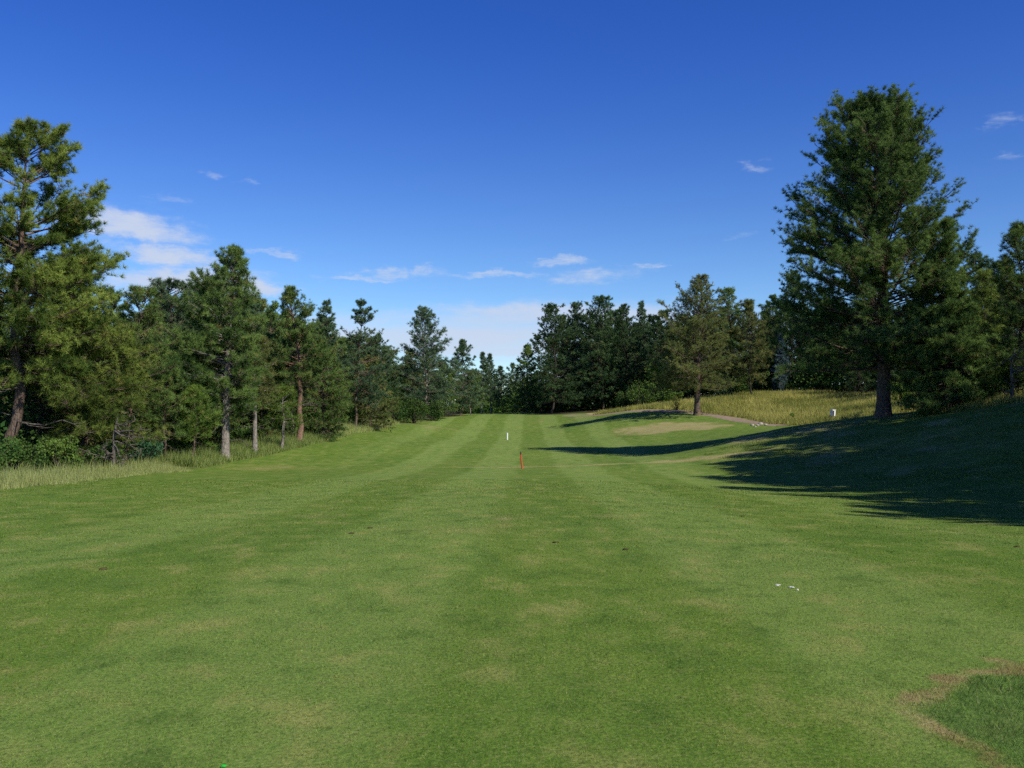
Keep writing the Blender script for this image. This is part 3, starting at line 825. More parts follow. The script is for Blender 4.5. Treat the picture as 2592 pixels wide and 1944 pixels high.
# px of trunk, d, photo row of the top, crown half-width in px, material, bark, options, label, group
T = [
 (38, 50, 318, 212, 'olive', 'bark', dict(cb=.25, p=.52, nb=80, lod=1.4, layered=.6, gap=.14, r0=.36, brown=.02, rise=(-8, 42), dead=4,
   bend=[(0, -.9, 0), (.16, .35, .1), (.22, .3, 0), (.35, -.15, 0), (.5, .1, 0), (.65, .2, 0), (.8, .3, 0), (1, .5, 0)]),
   'tallest left pine with twisted trunk and open layered crown, at the left frame edge', GL),
 (205, 54, 815, 150, 'olive', 'bark', dict(cb=.16, p=.5, nb=56, lod=1.1, layered=.3, brown=.03, rise=(-14, 30), asym=.3), 'low broad yellow-green pine right beside the twisted tall pine', GL),
 (105, 58, 900, 95, 'olive', 'barkred', dict(cb=.33, p=.6, nb=36, lod=1.0, brown=.05, dead=2), 'short pine with a bare lower trunk under the tallest left pine', GL),
 (222, 66, 728, 84, 'green', 'bark', dict(cb=.25, p=.45, nb=52, lod=.95), 'dark narrow pine whose tip rises just right of the tallest left pine', GL),
 (322, 60, 735, 88, 'green', 'bark', dict(cb=.25, p=.4, nb=52, lod=1.0, brown=.08, gap=.08, dead=5), 'thin pine with brown-tinged see-through crown left of the tall conical pine', GL),
 (428, 72, 718, 80, 'blue', 'bark', dict(cb=.3, p=.3, nb=52, lod=.95, gap=.08), 'airy round-topped pine with sky showing through, left of the tall conical pine', GL),
 (415, 62, 895, 66, 'green', 'bark', dict(cb=.22, p=.6, nb=36, lod=1.0, brown=.10, dead=3), 'lower brown-flecked pine between the airy pine and the tall conical pine', GL),
 (575, 66, 630, 122, 'green', 'barkpale', dict(cb=.21, p=.62, nb=96, lod=1.3, brown=.05, r0=.36, rise=(-4, 50), layered=.2, dead=4, base_w=.62,
   bend=[(0, -.1, 0), (.3, -.1, 0), (.6, .1, 0), (1, .45, 0)]), 'tall conical dense pine with pale trunk, highest point of the left treeline', GL),
 (488, 62, 985, 46, 'bright', 'bark', dict(cb=.30, p=.5, nb=26, lod=1.1, r0=.09), 'small bright yellow-green young pine left of the pale trunk of the conical pine', GL),
 (645, 71, 860, 66, 'brown', 'barkpale', dict(cb=.46, p=.5, nb=42, lod=1.0, brown=.16, r0=.241, dead=6), 'slender tan-tinged pine with a thin pale leaning trunk right of the conical pine', GL),
 (714, 75, 985, 46, 'bright', 'barkpale', dict(cb=.42, p=.5, nb=24, lod=1.0, r0=.16), 'small light green young pine with pale stem left of the reddish trunk', GL),
 (756, 81, 731, 80, 'green', 'barkred', dict(cb=.40, p=.7, nb=58, lod=1.1, r0=.32, gap=.08, brown=.06, dead=7), 'pointed pine with a long bare reddish trunk and dead side branches', GL),
 (708, 92, 768, 62, 'green', 'bark', dict(cb=.2, p=.7, nb=46, lod=.8), 'green pine peeping up between the conical pine and the reddish-trunked pine', GL),
 (735, 84, 905, 40, 'brown', 'barkpale', dict(cb=.4, p=.5, nb=24, lod=.9, r0=.14, brown=.2), 'thin pale-stemmed pine close behind the reddish trunk', GL),
 (818, 88, 868, 88, 'green', 'bark', dict(cb=.06, p=.6, nb=56, lod=.95, brown=.04, rise=(-18, 40)), 'bushy pine with branches down to the ground right of the reddish trunk', GL),
 (845, 104, 766, 52, 'blue', 'bark', dict(cb=.25, p=.6, nb=46, lod=.8, layered=.4), 'slim pine with the left of two close tips in mid left treeline', GL),
 (898, 106, 766, 78, 'blue', 'bark', dict(cb=.2, p=.65, nb=54, lod=.85, layered=.75, gap=.15), 'pine with tiered branch pads standing clear on its right side', GL),
 (940, 112, 905, 62, 'brown', 'bark', dict(cb=.05, p=.6, nb=44, lod=.8, brown=.05), 'low dull green pine below the tiered pine', GL),
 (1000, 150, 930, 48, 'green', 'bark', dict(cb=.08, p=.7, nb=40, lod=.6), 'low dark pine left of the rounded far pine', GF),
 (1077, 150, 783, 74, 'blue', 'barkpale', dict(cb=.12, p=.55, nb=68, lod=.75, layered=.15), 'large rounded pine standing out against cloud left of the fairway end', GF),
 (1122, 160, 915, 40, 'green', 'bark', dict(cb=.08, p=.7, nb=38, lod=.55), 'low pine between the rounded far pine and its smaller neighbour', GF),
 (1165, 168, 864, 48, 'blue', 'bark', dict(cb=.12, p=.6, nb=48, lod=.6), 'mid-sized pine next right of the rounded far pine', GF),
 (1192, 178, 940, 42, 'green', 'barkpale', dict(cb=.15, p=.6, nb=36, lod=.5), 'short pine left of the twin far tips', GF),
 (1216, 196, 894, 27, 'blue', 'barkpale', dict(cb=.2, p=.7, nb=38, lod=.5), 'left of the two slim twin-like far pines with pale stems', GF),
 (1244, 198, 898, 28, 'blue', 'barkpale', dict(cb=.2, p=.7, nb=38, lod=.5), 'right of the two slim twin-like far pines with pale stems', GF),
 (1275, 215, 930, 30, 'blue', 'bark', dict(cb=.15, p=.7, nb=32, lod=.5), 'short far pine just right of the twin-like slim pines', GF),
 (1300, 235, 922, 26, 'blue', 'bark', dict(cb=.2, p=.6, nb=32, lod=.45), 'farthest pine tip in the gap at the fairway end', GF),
 (1335, 192, 875, 48, 'green', 'bark', dict(cb=.04, p=.75, nb=56, lod=.6), 'bushy pine at the left foot of the dark grove', GR),
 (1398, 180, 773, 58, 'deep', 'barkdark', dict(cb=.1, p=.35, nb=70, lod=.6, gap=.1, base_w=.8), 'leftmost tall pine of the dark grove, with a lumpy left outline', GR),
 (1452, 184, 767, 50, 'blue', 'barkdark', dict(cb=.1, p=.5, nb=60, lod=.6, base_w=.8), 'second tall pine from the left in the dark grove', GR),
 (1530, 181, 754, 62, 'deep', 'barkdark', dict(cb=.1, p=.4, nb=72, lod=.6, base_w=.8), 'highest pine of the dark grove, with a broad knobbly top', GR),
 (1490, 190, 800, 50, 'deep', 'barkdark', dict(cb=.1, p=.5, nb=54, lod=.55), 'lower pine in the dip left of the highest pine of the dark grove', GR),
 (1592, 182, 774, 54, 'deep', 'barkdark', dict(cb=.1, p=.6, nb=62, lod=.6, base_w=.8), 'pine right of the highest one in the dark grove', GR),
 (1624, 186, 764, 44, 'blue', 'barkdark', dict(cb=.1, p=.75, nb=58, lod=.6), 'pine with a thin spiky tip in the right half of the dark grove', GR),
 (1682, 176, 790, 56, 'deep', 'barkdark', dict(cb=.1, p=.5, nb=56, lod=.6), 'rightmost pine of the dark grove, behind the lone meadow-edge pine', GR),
 (1664, 160, 925, 46, 'bright', 'bark', dict(cb=.03, p=.7, nb=40, lod=.6), 'low fresh green young pine at the right foot of the dark grove', GR),
 (1764, 126, 700, 92, 'brown', 'bark', dict(cb=.2, p=.62, nb=100, lod=1.0, brown=.03, r0=.5, base_w=.9, rise=(-12, 50),
   bend=[(0, 0, 0), (.1, .05, 0), (.5, .3, 0), (.8, .7, 0), (1, .75, 0)]), 'lone olive-brown pine standing on the hump beside the cart path', 'lone pines on the right'),
 (1852, 152, 735, 62, 'green', 'bark', dict(cb=.12, p=.5, nb=62, lod=.7, brown=.05), 'brownish pine close behind the right side of the lone hump pine', GM),
 (1908, 148, 762, 58, 'brown', 'barkdark', dict(cb=.18, p=.5, nb=54, lod=.7, brown=.12, gap=.1), 'tan-tinged pine with a thin dark trunk in the meadow grass', GM),
 (1955, 170, 750, 56, 'green', 'barkdark', dict(cb=.1, p=.6, nb=54, lod=.6), 'dark green pine behind the silvery spruce', GM),
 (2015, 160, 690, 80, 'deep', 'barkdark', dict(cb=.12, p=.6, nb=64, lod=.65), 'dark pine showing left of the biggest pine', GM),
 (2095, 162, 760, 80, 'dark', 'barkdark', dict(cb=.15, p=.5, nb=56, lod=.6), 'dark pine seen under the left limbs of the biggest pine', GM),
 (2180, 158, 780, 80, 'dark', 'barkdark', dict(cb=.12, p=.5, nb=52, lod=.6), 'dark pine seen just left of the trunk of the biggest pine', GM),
 (2236, 70, 268, 228, 'green', 'bark', dict(cb=.15, p=.35, nb=128, gap=.06, lv=(.68, 1.10), lod=1.45, r0=.6, base_w=.95, rise=(-5, 55), asym=.16, brown=.01,
   bend=[(0, 0, 0), (.4, .1, 0), (1, .2, 0)]), 'biggest pine, huge full crown and thick trunk, standing on the slope at the right', 'lone pines on the right'),
 (2400, 66, 562, 108, 'green', 'barkdark', dict(cb=.01, p=.45, nb=95, lod=1.2, base_w=1.0, lv=(.75, 1.05), rise=(-16, 45)), 'dark leafy pine leaning into the right side of the biggest pine', GE),
 (2500, 80, 690, 62, 'olive', 'barkdark', dict(cb=.04, p=.45, nb=60, lod=1.0, base_w=.9), 'lower olive pine between the biggest pine and the right frame edge', GE),
 (2466, 86, 655, 84, 'deep', 'barkdark', dict(cb=.04, p=.4, nb=60, lod=.95, base_w=.95), 'dark pine in the second row between the biggest pine and the right frame edge', GE),
 (2545, 84, 668, 84, 'deep', 'barkdark', dict(cb=.04, p=.4, nb=60, lod=.95, base_w=.95), 'dark pine in the second row just inside the right frame edge', GE),
 (2585, 66, 575, 95, 'green', 'barkdark', dict(cb=.06, p=.45, nb=74, lod=1.1, dead=5, base_w=.9), 'dark pine cut by the right frame edge, with bare pale branches low down', GE),
]
protos = []
for i, (px, d, top, hw, mat, bk, kw, label, grp) in enumerate(T):
    x = (px - CX) / F * d
    zt = at(px, top, d)[2]
    H = zt - tz(x, d)
    R = hw * d / F * (1.2 if px < 1350 else 1.2 if px < 2000 else 1.1)
    o = build_pine(x, d, label, grp, 100 + i, H, R, mat, bk, **kw)
    protos.append((o, H))

# silvery spruce behind the meadow
x, d = (1972 - CX) / F * 158, 158
build_pine(x, d, 'slim silvery blue spruce at the back of the meadow', GM, 900, at(1972, 845, d)[2] - tz(x, d), 26 * d / F, 'spruce', 'barkdark', 'spruce tree', cb=.05, p=.9, nb=60, lod=.6, rise=(-20, 40))

# deeper trees of the woods, copies
bank = [protos[i] for i in (3, 4, 5, 12, 14, 16, 17, 30, 32)]
bank_r = [protos[i] for i in (28, 30, 31, 32, 34)]
def backfill(pts, label, group, bk):
    for (x, y, H) in pts:
        o, Hp = bk[int(rng.integers(len(bk)))]
        copy_tree(o, (x, y, tz(x, y)), rng.random() * 6.28, H / Hp, label, group)
def Hpt(px, d, top):
    x = (px - CX) / F * d
    return (x, d, at(px, top, d)[2] - tz(x, d))
lw = [Hpt(150, 78, 742), Hpt(272, 80, 738), Hpt(375, 84, 745), Hpt(480, 82, 742), Hpt(520, 88, 735), Hpt(662, 96, 775), Hpt(800, 108, 800), Hpt(950, 130, 850)]
for px, d, top in [(-60, 62, 760), (20, 72, 800), (110, 80, 830), (160, 70, 860), (260, 82, 830), (300, 72, 860), (370, 88, 800), (380, 76, 900), (450, 84, 800), (500, 92, 780), (520, 78, 820), (560, 100, 830), (620, 96, 790), (660, 84, 850), (670, 110, 800),
                   (750, 118, 830), (790, 104, 850), (800, 125, 820), (860, 124, 860), (920, 132, 860), (980, 168, 880), (960, 140, 900), (1030, 172, 890), (1050, 160, 920), (1120, 185, 920), (1150, 200, 940),
                   (-10, 90, 850), (80, 100, 870), (200, 105, 860), (330, 110, 860), (470, 115, 840), (600, 130, 860), (720, 140, 880), (840, 150, 890), (900, 165, 900)]:
    lw.append(Hpt(px, d, top))
backfill(lw, 'pine standing back among the shaded rows of the left wood', 'pines deep in the left wood', bank)
rw = []
for px, d, top in [(1370, 200, 850), (1420, 205, 800), (1480, 205, 800), (1560, 205, 790), (1650, 200, 800), (1720, 190, 800), (1760, 180, 800), (1800, 185, 790), (1840, 180, 780), (1890, 185, 770), (1930, 190, 790), (1990, 185, 770), (2040, 190, 780),
                   (2060, 175, 790), (2130, 178, 790), (2220, 170, 800), (2280, 150, 800), (2330, 130, 780), (2400, 120, 760), (2460, 105, 760), (2540, 95, 740), (2350, 95, 800), (2430, 85, 780), (2570, 80, 700), (1540, 195, 830), (1600, 200, 820), (2260, 130, 830), (2180, 140, 850), (2480, 90, 800)]:
    rw.append(Hpt(px, d, top))
backfill(rw, 'dark pine standing back in the shaded woods on the right', 'pines deep in the right woods', bank_r)
SKY_L = np.array([(-400, 760), (0, 760), (130, 790), (260, 790), (330, 770), (430, 760), (500, 750), (570, 700), (660, 780), (760, 790), (820, 850), (900, 830), (980, 930), (1080, 880), (1160, 910), (1220, 935), (1300, 950), (1360, 930), (1400, 820), (1530, 800), (1700, 820), (1770, 790), (1900, 800), (2000, 760), (2150, 740), (2300, 740), (2450, 740), (2600, 720), (2900, 720)])
def belt(n, gen, mind):
    got = []; out = []
    for _ in range(6000):
        if len(out) >= n: break
        x, y = gen()
        if any((x - a) ** 2 + (y - b) ** 2 < mind ** 2 for a, b in got): continue
        px = CX + x / y * F
        if px < -250 or px > 2850: continue
        top = np.interp(px, SKY_L[:, 0], SKY_L[:, 1]) + rng.uniform(8, 75)
        H = at(px, top, y)[2] - tz(x, y)
        if H < 6: continue
        got.append((x, y)); out.append((x, y, min(H, 24)))
    return out
def gen_l():
    y = rng.uniform(48, 230); return left_edge(y) - rng.uniform(6, 34), y
def gen_r():
    x = rng.uniform(-14, 95); y = rng.uniform(1, 60)
    return x, y + (np.interp(x, [-14, -2, 8, 25, 38, 50, 62, 95], [235, 225, 196, 184, 166, 160, 128, 105]))
backfill(belt(90, gen_l, 3.2), 'pine standing back among the shaded rows of the left wood', 'pines deep in the left wood', bank)
backfill(belt(75, gen_r, 3.4), 'dark pine standing back in the shaded woods on the right', 'pines deep in the right woods', bank_r)
far = []
for k in range(16):
    px = 1200 + k * 12 + rng.normal(0, 4)
    far.append(Hpt(px, 255 + 25 * rng.random(), 945 + 22 * rng.random()))
backfill(far, 'small distant pine closing the gap at the fairway end', 'distant pines in the gap', [protos[i] for i in (23, 24, 26)])
# pines beyond the right frame edge: they throw the broad shade across the slope
sh = [(24.5, 10.5, 16), (26, 12.5, 17), (27, 17.5, 18), (29, 24, 19), (31, 28, 20), (33.5, 34, 21), (34.5, 40, 21), (26, 6.5, 16), (27, 9, 16), (29, 13, 18), (30, 31, 17), (28, 28.5, 16), (29.5, 34.5, 17), (25.5, 14, 15), (36, 21, 20), (40, 33, 22), (31, 31, 18), (38, 47, 20), (35, 44, 19), (37, 53, 19), (28, 34, 17), (34, 38, 20), (27, 24, 16), (33, 27, 19), (38, 44, 20), (30, 17, 15)]
backfill([(28, 20, 15), (34, 36, 19), (34, 39, 18), (44, 44, 22), (35, 29, 18), (40, 24, 20)], 'broad tall pine just beyond the right frame edge', 'broad pines beyond the right frame edge', [protos[i] for i in range(len(T)) if 'biggest pine, huge' in T[i][7] or 'leaning into' in T[i][7]])
backfill(sh, 'tall pine just beyond the right frame edge shading the slope', 'pines beyond the right frame edge', bank_r)

# ------------------------------------------------------------------ shrubs
def shrub_geo(seed, H, Rx, Ry, nl, leaf, lumps=9, tall=False):
    r = np.random.default_rng(seed)
    cs = np.stack([r.uniform(-.65, .65, lumps) * Rx, r.uniform(-.65, .65, lumps) * Ry, r.uniform(.25, .92, lumps) * H], -1)
    rs = r.uniform(.17, .42, lumps) * (H * .55 + .25 * (Rx + Ry))
    rs = np.minimum(rs, np.maximum(H - cs[:, 2], .3 * H))
    k = r.integers(0, lumps, nl)
    dv = unit(r.normal(size=(nl, 3)))
    rr = r.uniform(.45, 1.08, nl) ** .6
    P = cs[k] + dv * (rs[k] * rr)[:, None] * np.array([1.05, 1.05, .95])
    P[:, 2] = np.abs(P[:, 2])
    a = unit(dv * .5 + r.normal(size=(nl, 3)))
    b = unit(np.cross(a, r.normal(size=(nl, 3))))
    s = leaf * r.uniform(.6, 1.2, (nl, 1))
    V = np.stack([P - a * s * .5, P + b * s * .3, P + a * s * .5, P - b * s * .3], 1).reshape(-1, 3)
    tint = np.clip(.35 + r.normal(0, .2, lumps)[k] + r.normal(0, .18, nl) + .25 * (P[:, 2] / H - .5), 0, 1)
    crown = Bag(); crown.add(V, np.arange(nl * 4).reshape(-1, 4), None, np.repeat(tint, 4))
    wood = Bag()
    for j in range(lumps):
        b0 = np.array([r.normal(0, .12), r.normal(0, .12), -.1])
        midp = b0 * .5 + cs[j] * .5 + r.normal(0, .08 * H, 3) * np.array([1, 1, .3])
        pl = np.stack([b0, midp, cs[j], cs[j] + (cs[j] - midp) * .5])
        v, q = tubes(pl[None], np.array([[.05, .035, .022, .008]]) * (.5 + .25 * H), 5)
        wood.add(v, q)
    return wood, crown
def build_shrub(px, d, top, hw, label, group, seed, mat='oak', nl=2600, leaf=.16, name='shrub', cat='shrub', lumps=15, H=None, dy=.7):
    x = (px - CX) / F * d
    H = H or max(.5, at(px, top, d)[2] - tz(x, d))
    R = hw * d / F
    wood, crown = shrub_geo(seed, H, R, R * dy, nl, leaf, lumps)
    root = bpy.data.objects.new(name, None); col.objects.link(root)
    root.location = (x, d, tz(x, d)); root.empty_display_size = .3
    tag(root, label, cat, group)
    link('stems', wood.mesh('stems', [M['barkdark']], True), root)
    link('foliage', crown.mesh('foliage', [M[mat]]), root)
    return root
GB = 'dark scrub oaks at the left edge of the far fairway'
SH = [
 (905, 118, 1012, 38, 'oak', 'leftmost dark bush of the row left of the far fairway', GB),
 (955, 121, 1018, 36, 'oak', 'second dark bush from the left in the row by the far fairway', GB),
 (1002, 128, 1014, 34, 'oak', 'dark bush in the middle of the row by the far fairway', GB),
 (1048, 136, 1012, 34, 'oak', 'second dark bush from the right in the row by the far fairway', GB),
 (1096, 145, 1016, 32, 'oak', 'rightmost dark bush of the row, beside the dry patch', GB),
 (862, 108, 1030, 36, 'oak', 'bush at the near end of the dark row, by the weedy bank', GB),
 (40, 43, 1118, 75, 'oak', 'dark green bush under the tallest left pine', 'bushes in the left wood'),
 (-40, 40, 1115, 80, 'oak', 'dark bush cut by the left frame edge', 'bushes in the left wood'),
 (150, 47, 1112, 60, 'oaklight', 'light green bush between the twisted trunk and the bare grey limbs', 'bushes in the left wood'),
 (262, 51, 1120, 55, 'oak', 'low bush at the foot of the bare grey limbs', 'bushes in the left wood'),
 (372, 57, 1112, 46, 'leafblue', 'bluish-green bush right of the bare grey limbs', 'bushes in the left wood'),
 (440, 64, 1105, 40, 'oak', 'dark low bush in the shade left of the young bright pine', 'bushes in the left wood'),
 (610, 78, 1075, 40, 'oak', 'shaded bush between the pale trunks of the left wood', 'bushes in the left wood'),
 (700, 90, 1065, 45, 'oak', 'shaded bush behind the small light green pine', 'bushes in the left wood'),
 (790, 95, 1035, 42, 'oak', 'bush at the foot of the bushy pine right of the reddish trunk', 'bushes in the left wood'),
 (1625, 158, 968, 40, 'oaklight', 'pale green bush in front of the dark grove', 'bushes right of the fairway'),
 (1590, 166, 985, 36, 'oak', 'dull bush at the foot of the dark grove', 'bushes right of the fairway'),
 (1700, 150, 985, 34, 'oaklight', 'green bush left of the lone hump pine trunk', 'bushes right of the fairway'),
 (1832, 150, 955, 36, 'leafblue', 'bluish bush right of the lone hump pine trunk', 'bushes right of the fairway'),
 (1868, 155, 960, 26, 'oak', 'dark green bush left of the thin dark meadow trunk', 'bushes right of the fairway'),
 (1990, 158, 965, 36, 'oak', 'dark bush under the silvery spruce', 'bushes right of the fairway'),
 (2070, 156, 968, 40, 'oak', 'dark bush in shade at the back of the meadow', 'bushes right of the fairway'),
 (2290, 78, 945, 24, 'oaklight', 'sunlit upright bush right of the biggest trunk', 'bushes right of the fairway'),
 (2425, 68, 880, 55, 'leafblue', 'leafy bluish-green bush under the dark leaning pine', 'bushes right of the fairway'),
 (2370, 76, 985, 40, 'oak', 'shaded bush behind the sunlit upright bush', 'bushes right of the fairway'),
 (2480, 66, 975, 44, 'oak', 'dark low bush on the lip near the right frame edge', 'bushes right of the fairway'),
 (2560, 66, 930, 45, 'oak', 'dark bush under the pine cut by the right frame edge', 'bushes right of the fairway'),
]
for i, (px, d, top, hw, mat, label, grp) in enumerate(SH):
    build_shrub(px, d, top, hw, label, grp, 500 + i, mat, 3200 if d < 100 else 2200, .14 if d < 80 else .24)
build_shrub(1714, 134, 1006, 13, 'small straw-coloured weed bush left of the lone hump pine', 'dry weeds', 560, 'meadow', 500, .2)
build_shrub(2006, 112, 1047, 5, 'upright green weed in the meadow above the stones', 'dry weeds', 561, 'bright', 200, .2, 'weed', 'weed', 4)

# shaded thicket that closes the woods near the ground
def thicket(name, label, pts, hmax, leaf, mat):
    x, y = pts; N = len(x)
    z = terrain(x, y)
    cl = fnoise(x * .22, y * .22)
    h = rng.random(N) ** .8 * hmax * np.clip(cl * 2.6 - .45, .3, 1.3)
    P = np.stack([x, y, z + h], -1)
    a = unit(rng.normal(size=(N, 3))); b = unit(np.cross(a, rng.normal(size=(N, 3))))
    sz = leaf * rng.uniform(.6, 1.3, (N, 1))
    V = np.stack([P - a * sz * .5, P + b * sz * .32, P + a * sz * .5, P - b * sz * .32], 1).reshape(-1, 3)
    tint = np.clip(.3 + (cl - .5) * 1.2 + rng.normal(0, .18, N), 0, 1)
    me = mesh_from(name, V, np.arange(N * 4).reshape(-1, 4), {'tint': np.repeat(tint, 4)}, False, [mat])
    return tag(link(name, me), label, None, None, 'stuff')
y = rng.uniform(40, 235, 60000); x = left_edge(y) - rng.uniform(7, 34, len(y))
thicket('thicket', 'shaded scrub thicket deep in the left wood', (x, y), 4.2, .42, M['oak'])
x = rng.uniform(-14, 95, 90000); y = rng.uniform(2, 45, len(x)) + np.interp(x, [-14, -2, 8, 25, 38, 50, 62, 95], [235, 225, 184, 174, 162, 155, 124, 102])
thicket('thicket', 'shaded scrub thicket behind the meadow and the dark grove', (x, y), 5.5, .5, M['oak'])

# bare grey limbs lying in the left wood
def dead_tree(x, y, label, seed, H, spread):
    r = np.random.default_rng(seed)
    root = bpy.data.objects.new('dead_tree', None); col.objects.link(root)
    root.location = (x, y, tz(x, y)); tag(root, label, 'dead tree', 'bare grey trees')
    tb = Bag()
    pl = np.array([[0, 0, -.1], [.1, 0, H * .3], [.05, .1, H * .65], [.3, 0, H]])
    v, q = tubes(pl[None], np.array([[.13, .1, .07, .02]]), 8); tb.add(v, q)
    link('trunk', tb.mesh('trunk', [M['deadwood']], True), root)
    for i in range(11):
        h0 = r.uniform(.12, .9) * H; a = r.uniform(-3.3, .2)
        b = np.array([np.interp(h0, pl[:, 2], pl[:, 0]), np.interp(h0, pl[:, 2], pl[:, 1]), h0])
        L = spread * r.uniform(.5, 1.0)
        dv = np.array([math.cos(a), math.sin(a), r.uniform(-.35, .45)])
        pts = b + dv * L * np.linspace(0, 1, 6)[:, None]
        kk = np.cumsum(r.normal(0, .06, (6, 3)), 0) * L; kk[0] = 0
        pts = pts + kk
        g = Bag()
        v, q = tubes(pts[None], np.array([[.055, .045, .035, .026, .017, .006]]), 5); g.add(v, q)
        for k in range(1, 6):
            for _ in range(2):
                e = pts[k] + unit(dv * .6 + r.normal(0, .8, 3)) * L * r.uniform(.15, .35)
                mm = (pts[k] + e) / 2 + r.normal(0, .05, 3)
                v, q = tubes(np.stack([pts[k], mm, e])[None], np.array([[.022, .015, .005]]), 4); g.add(v, q)
        link('branch', g.mesh('branch', [M['deadwood']], True), root)
dead_tree((285 - CX) / F * 50, 50, 'bare grey dead tree with drooping limbs in front of the thin brown-tinged pine', 71, 2.9, 2.3)
dead_tree((2560 - CX) / F * 62, 62, 'bare pale dead tree at the right frame edge', 72, 3.6, 1.7)

# ------------------------------------------------------------------ small things
import bmesh
def bm_obj(name, build, mat, parent=None, bev=0.0):
    bm = bmesh.new(); build(bm)
    me = bpy.data.meshes.new(name); bm.to_mesh(me); bm.free()
    me.materials.append(mat)
    o = link(name, me, parent)
    if bev:
        b = o.modifiers.new('bevel', 'BEVEL'); b.width = bev; b.segments = 2
    return o
def box(bm, cx, cy, cz, sx, sy, sz):
    import mathutils
    bmesh.ops.create_cube(bm, size=1, matrix=mathutils.Matrix.Translation((cx, cy, cz)) @ mathutils.Matrix.Diagonal((sx, sy, sz, 1)))
def cone(bm, cz, r1, r2, h, seg=14):
    import mathutils
    bmesh.ops.create_cone(bm, cap_ends=True, segments=seg, radius1=r1, radius2=r2, depth=h, matrix=mathutils.Matrix.Translation((0, 0, cz)))
def thing(name, x, y, label, cat, group=None, dz=0, rot=(0, 0, 0)):
    o = bpy.data.objects.new(name, None); col.objects.link(o)
    o.location = (x, y, tz(x, y) + dz); o.rotation_euler = rot; o.empty_display_size = .2
    return tag(o, label, cat, group)
# orange stake, leaning slightly left
x, y, z = at(1322, 1186, 60)
s = thing('marker_stake', x, y, 'slim orange-red stake with a dark tip, mid fairway', 'stake', rot=(0, R_(-5.5), 0))
bm_obj('shaft', lambda bm: (cone(bm, .40, .052, .047, 1.0), ), M['red'], s)
bm_obj('tip', lambda bm: (cone(bm, .975, .048, .044, .15), cone(bm, 1.08, .044, .012, .06)), M['darkpaint'], s)
# white stake
x, y, z = at(1284, 1113, 115)
s = thing('marker_stake', x, y, 'short white stake farther down the fairway', 'stake')
bm_obj('shaft', lambda bm: cone(bm, .32, .10, .095, .84), M['white'], s)
bm_obj('tip', lambda bm: (cone(bm, .77, .105, .105, .06), cone(bm, .82, .105, .04, .04)), M['white'], s)
# white box on a post in the meadow
x, y, z = at(2107, 1057, 108)
s = thing('utility_box', x, y, 'white box with a dark panel standing in the meadow', 'box', rot=(0, R_(5), R_(24)))
bm_obj('post', lambda bm: box(bm, .03, .0, .16, .14, .14, .5), M['white'], s, .01)
bm_obj('housing', lambda bm: (box(bm, 0, 0, .76, .46, .40, .72),), M['white'], s, .03)
bm_obj('lid', lambda bm: (box(bm, 0, 0, 1.145, .54, .48, .05),), M['white'], s, .02)
bm_obj('panel', lambda bm: (box(bm, -.095, -.204, .72, .235, .012, .60),), M['panel'], s)
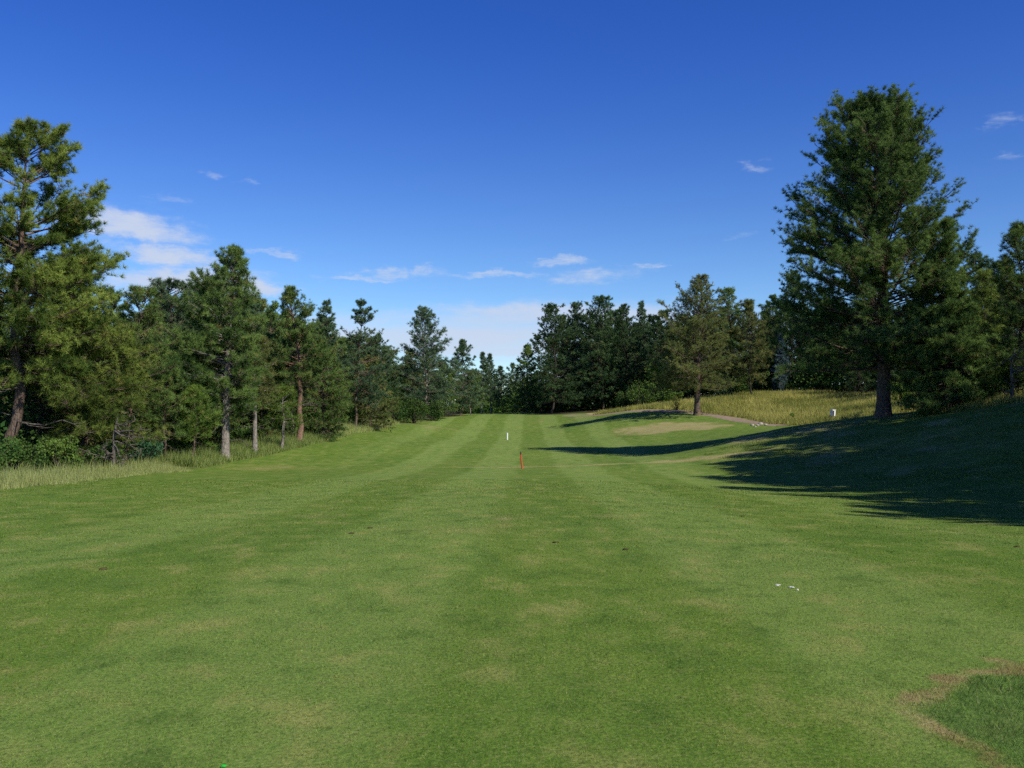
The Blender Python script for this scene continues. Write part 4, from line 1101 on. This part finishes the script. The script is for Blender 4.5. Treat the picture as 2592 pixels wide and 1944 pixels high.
# bare slate-grey stub in meadow
def lump(name, x, y, sx, sy, sz, mat, label, cat, group, seed, rz=0.0, sink=.25, rough=.25):
    r = np.random.default_rng(seed)
    bm = bmesh.new()
    bmesh.ops.create_icosphere(bm, subdivisions=3, radius=1)
    f = r.normal(0, 1, (6, 3)); ph = r.random(6) * 6.28
    for v in bm.verts:
        k = 1 + sum(rough * .4 * math.sin(float(np.dot(f[i], v.co)) * 2.2 + ph[i]) for i in range(6)) / 2
        v.co = v.co * k
        v.co.x *= sx; v.co.y *= sy; v.co.z *= sz
    me = bpy.data.meshes.new(name); bm.to_mesh(me); bm.free()
    me.materials.append(mat)
    o = link(name, me, None, (x, y, tz(x, y) + sz * (1 - 2 * sink)))
    o.rotation_euler = (0, 0, rz)
    return tag(o, label, cat, group)
GS = 'pale stones at the end of the cart path'
for i, (px, py, d, sx, sz, lb) in enumerate([(1904, 1086, 105, .22, .17, 'leftmost pale stone at the end of the cart path'), (1918, 1083, 105.5, .18, .13, 'small pale stone second from the left at the cart path end'),
                                             (1925, 1079, 106, .3, .25, 'biggest pale stone at the end of the cart path'), (1938, 1082, 105.5, .2, .15, 'rightmost pale stone at the cart path end'), (1912, 1091, 103, .14, .1, 'pale stone lying lowest on the grass below the cart path end')]):
    x, y, _ = at(px, py, d)
    lump('stone', x, y, sx, sx * .8, sz, M['stone'], lb, 'stone', GS, 40 + i)
x, y, _ = at(1641, 1078, 120)
GW = 'white scraps on the near fairway'
for i, (px, py, d, sx, sy, rz, lb) in enumerate([(1970, 1484, 10.2, .030, .016, -.25, 'leftmost white scrap on the near grass at the right'), (2003, 1490, 10.15, .032, .019, -.3, 'biggest white scrap, in the middle of the three on the near grass'), (2019, 1496, 10.1, .014, .013, .3, 'smallest white scrap, rightmost on the near grass')]):
    x, y, _ = on_ground(px, py)
    lump('paper_scrap', x, y, sx, sy, .010, M['scrap'], lb, 'scrap', GW, 60 + i, rz, .0, .7)
x, y, _ = on_ground(566, 1946)
lump('tee_peg', x, y, .014, .010, .008, M['peg'], 'bright green plastic peg in the grass at the bottom edge', 'peg', None, 70, 0, .0)
GC = 'dark clods on the fairway'
for i, (px, py, d, lb) in enumerate([(1407, 1375, 15.5, 'dark clod on the near fairway right of the middle'), (890, 1352, 17.5, 'dark clod left of the worn mid patch'), (936, 1338, 18.5, 'dark clod a little right and beyond another clod'), (262, 1443, 11, 'dark clod on the near left fairway'),
                                     (1584, 1392, 14.4, 'flat dark clod in the darker stripe'), (1880, 1308, 21.5, 'dark clod short of the shade edge'), (2575, 1385, 15, 'dark clod near the right frame edge')]):
    x, d, _ = on_ground(px, py)
    lump('clod', x, d, .05, .03, .016, M['clod'], lb, 'clod', GC, 80 + i, .4, .1, .6)

scene.view_settings.view_transform = 'Standard'
scene.view_settings.look = 'None'
scene.view_settings.exposure = 0
scene.view_settings.gamma = 1
scene.cycles.max_bounces = 4
scene.cycles.diffuse_bounces = 2
scene.cycles.glossy_bounces = 1
scene.cycles.transmission_bounces = 3
scene.cycles.use_adaptive_sampling = True
scene.cycles.adaptive_threshold = 0.02
scene.cycles.use_denoising = False
w.cycles.sampling_method = 'NONE'
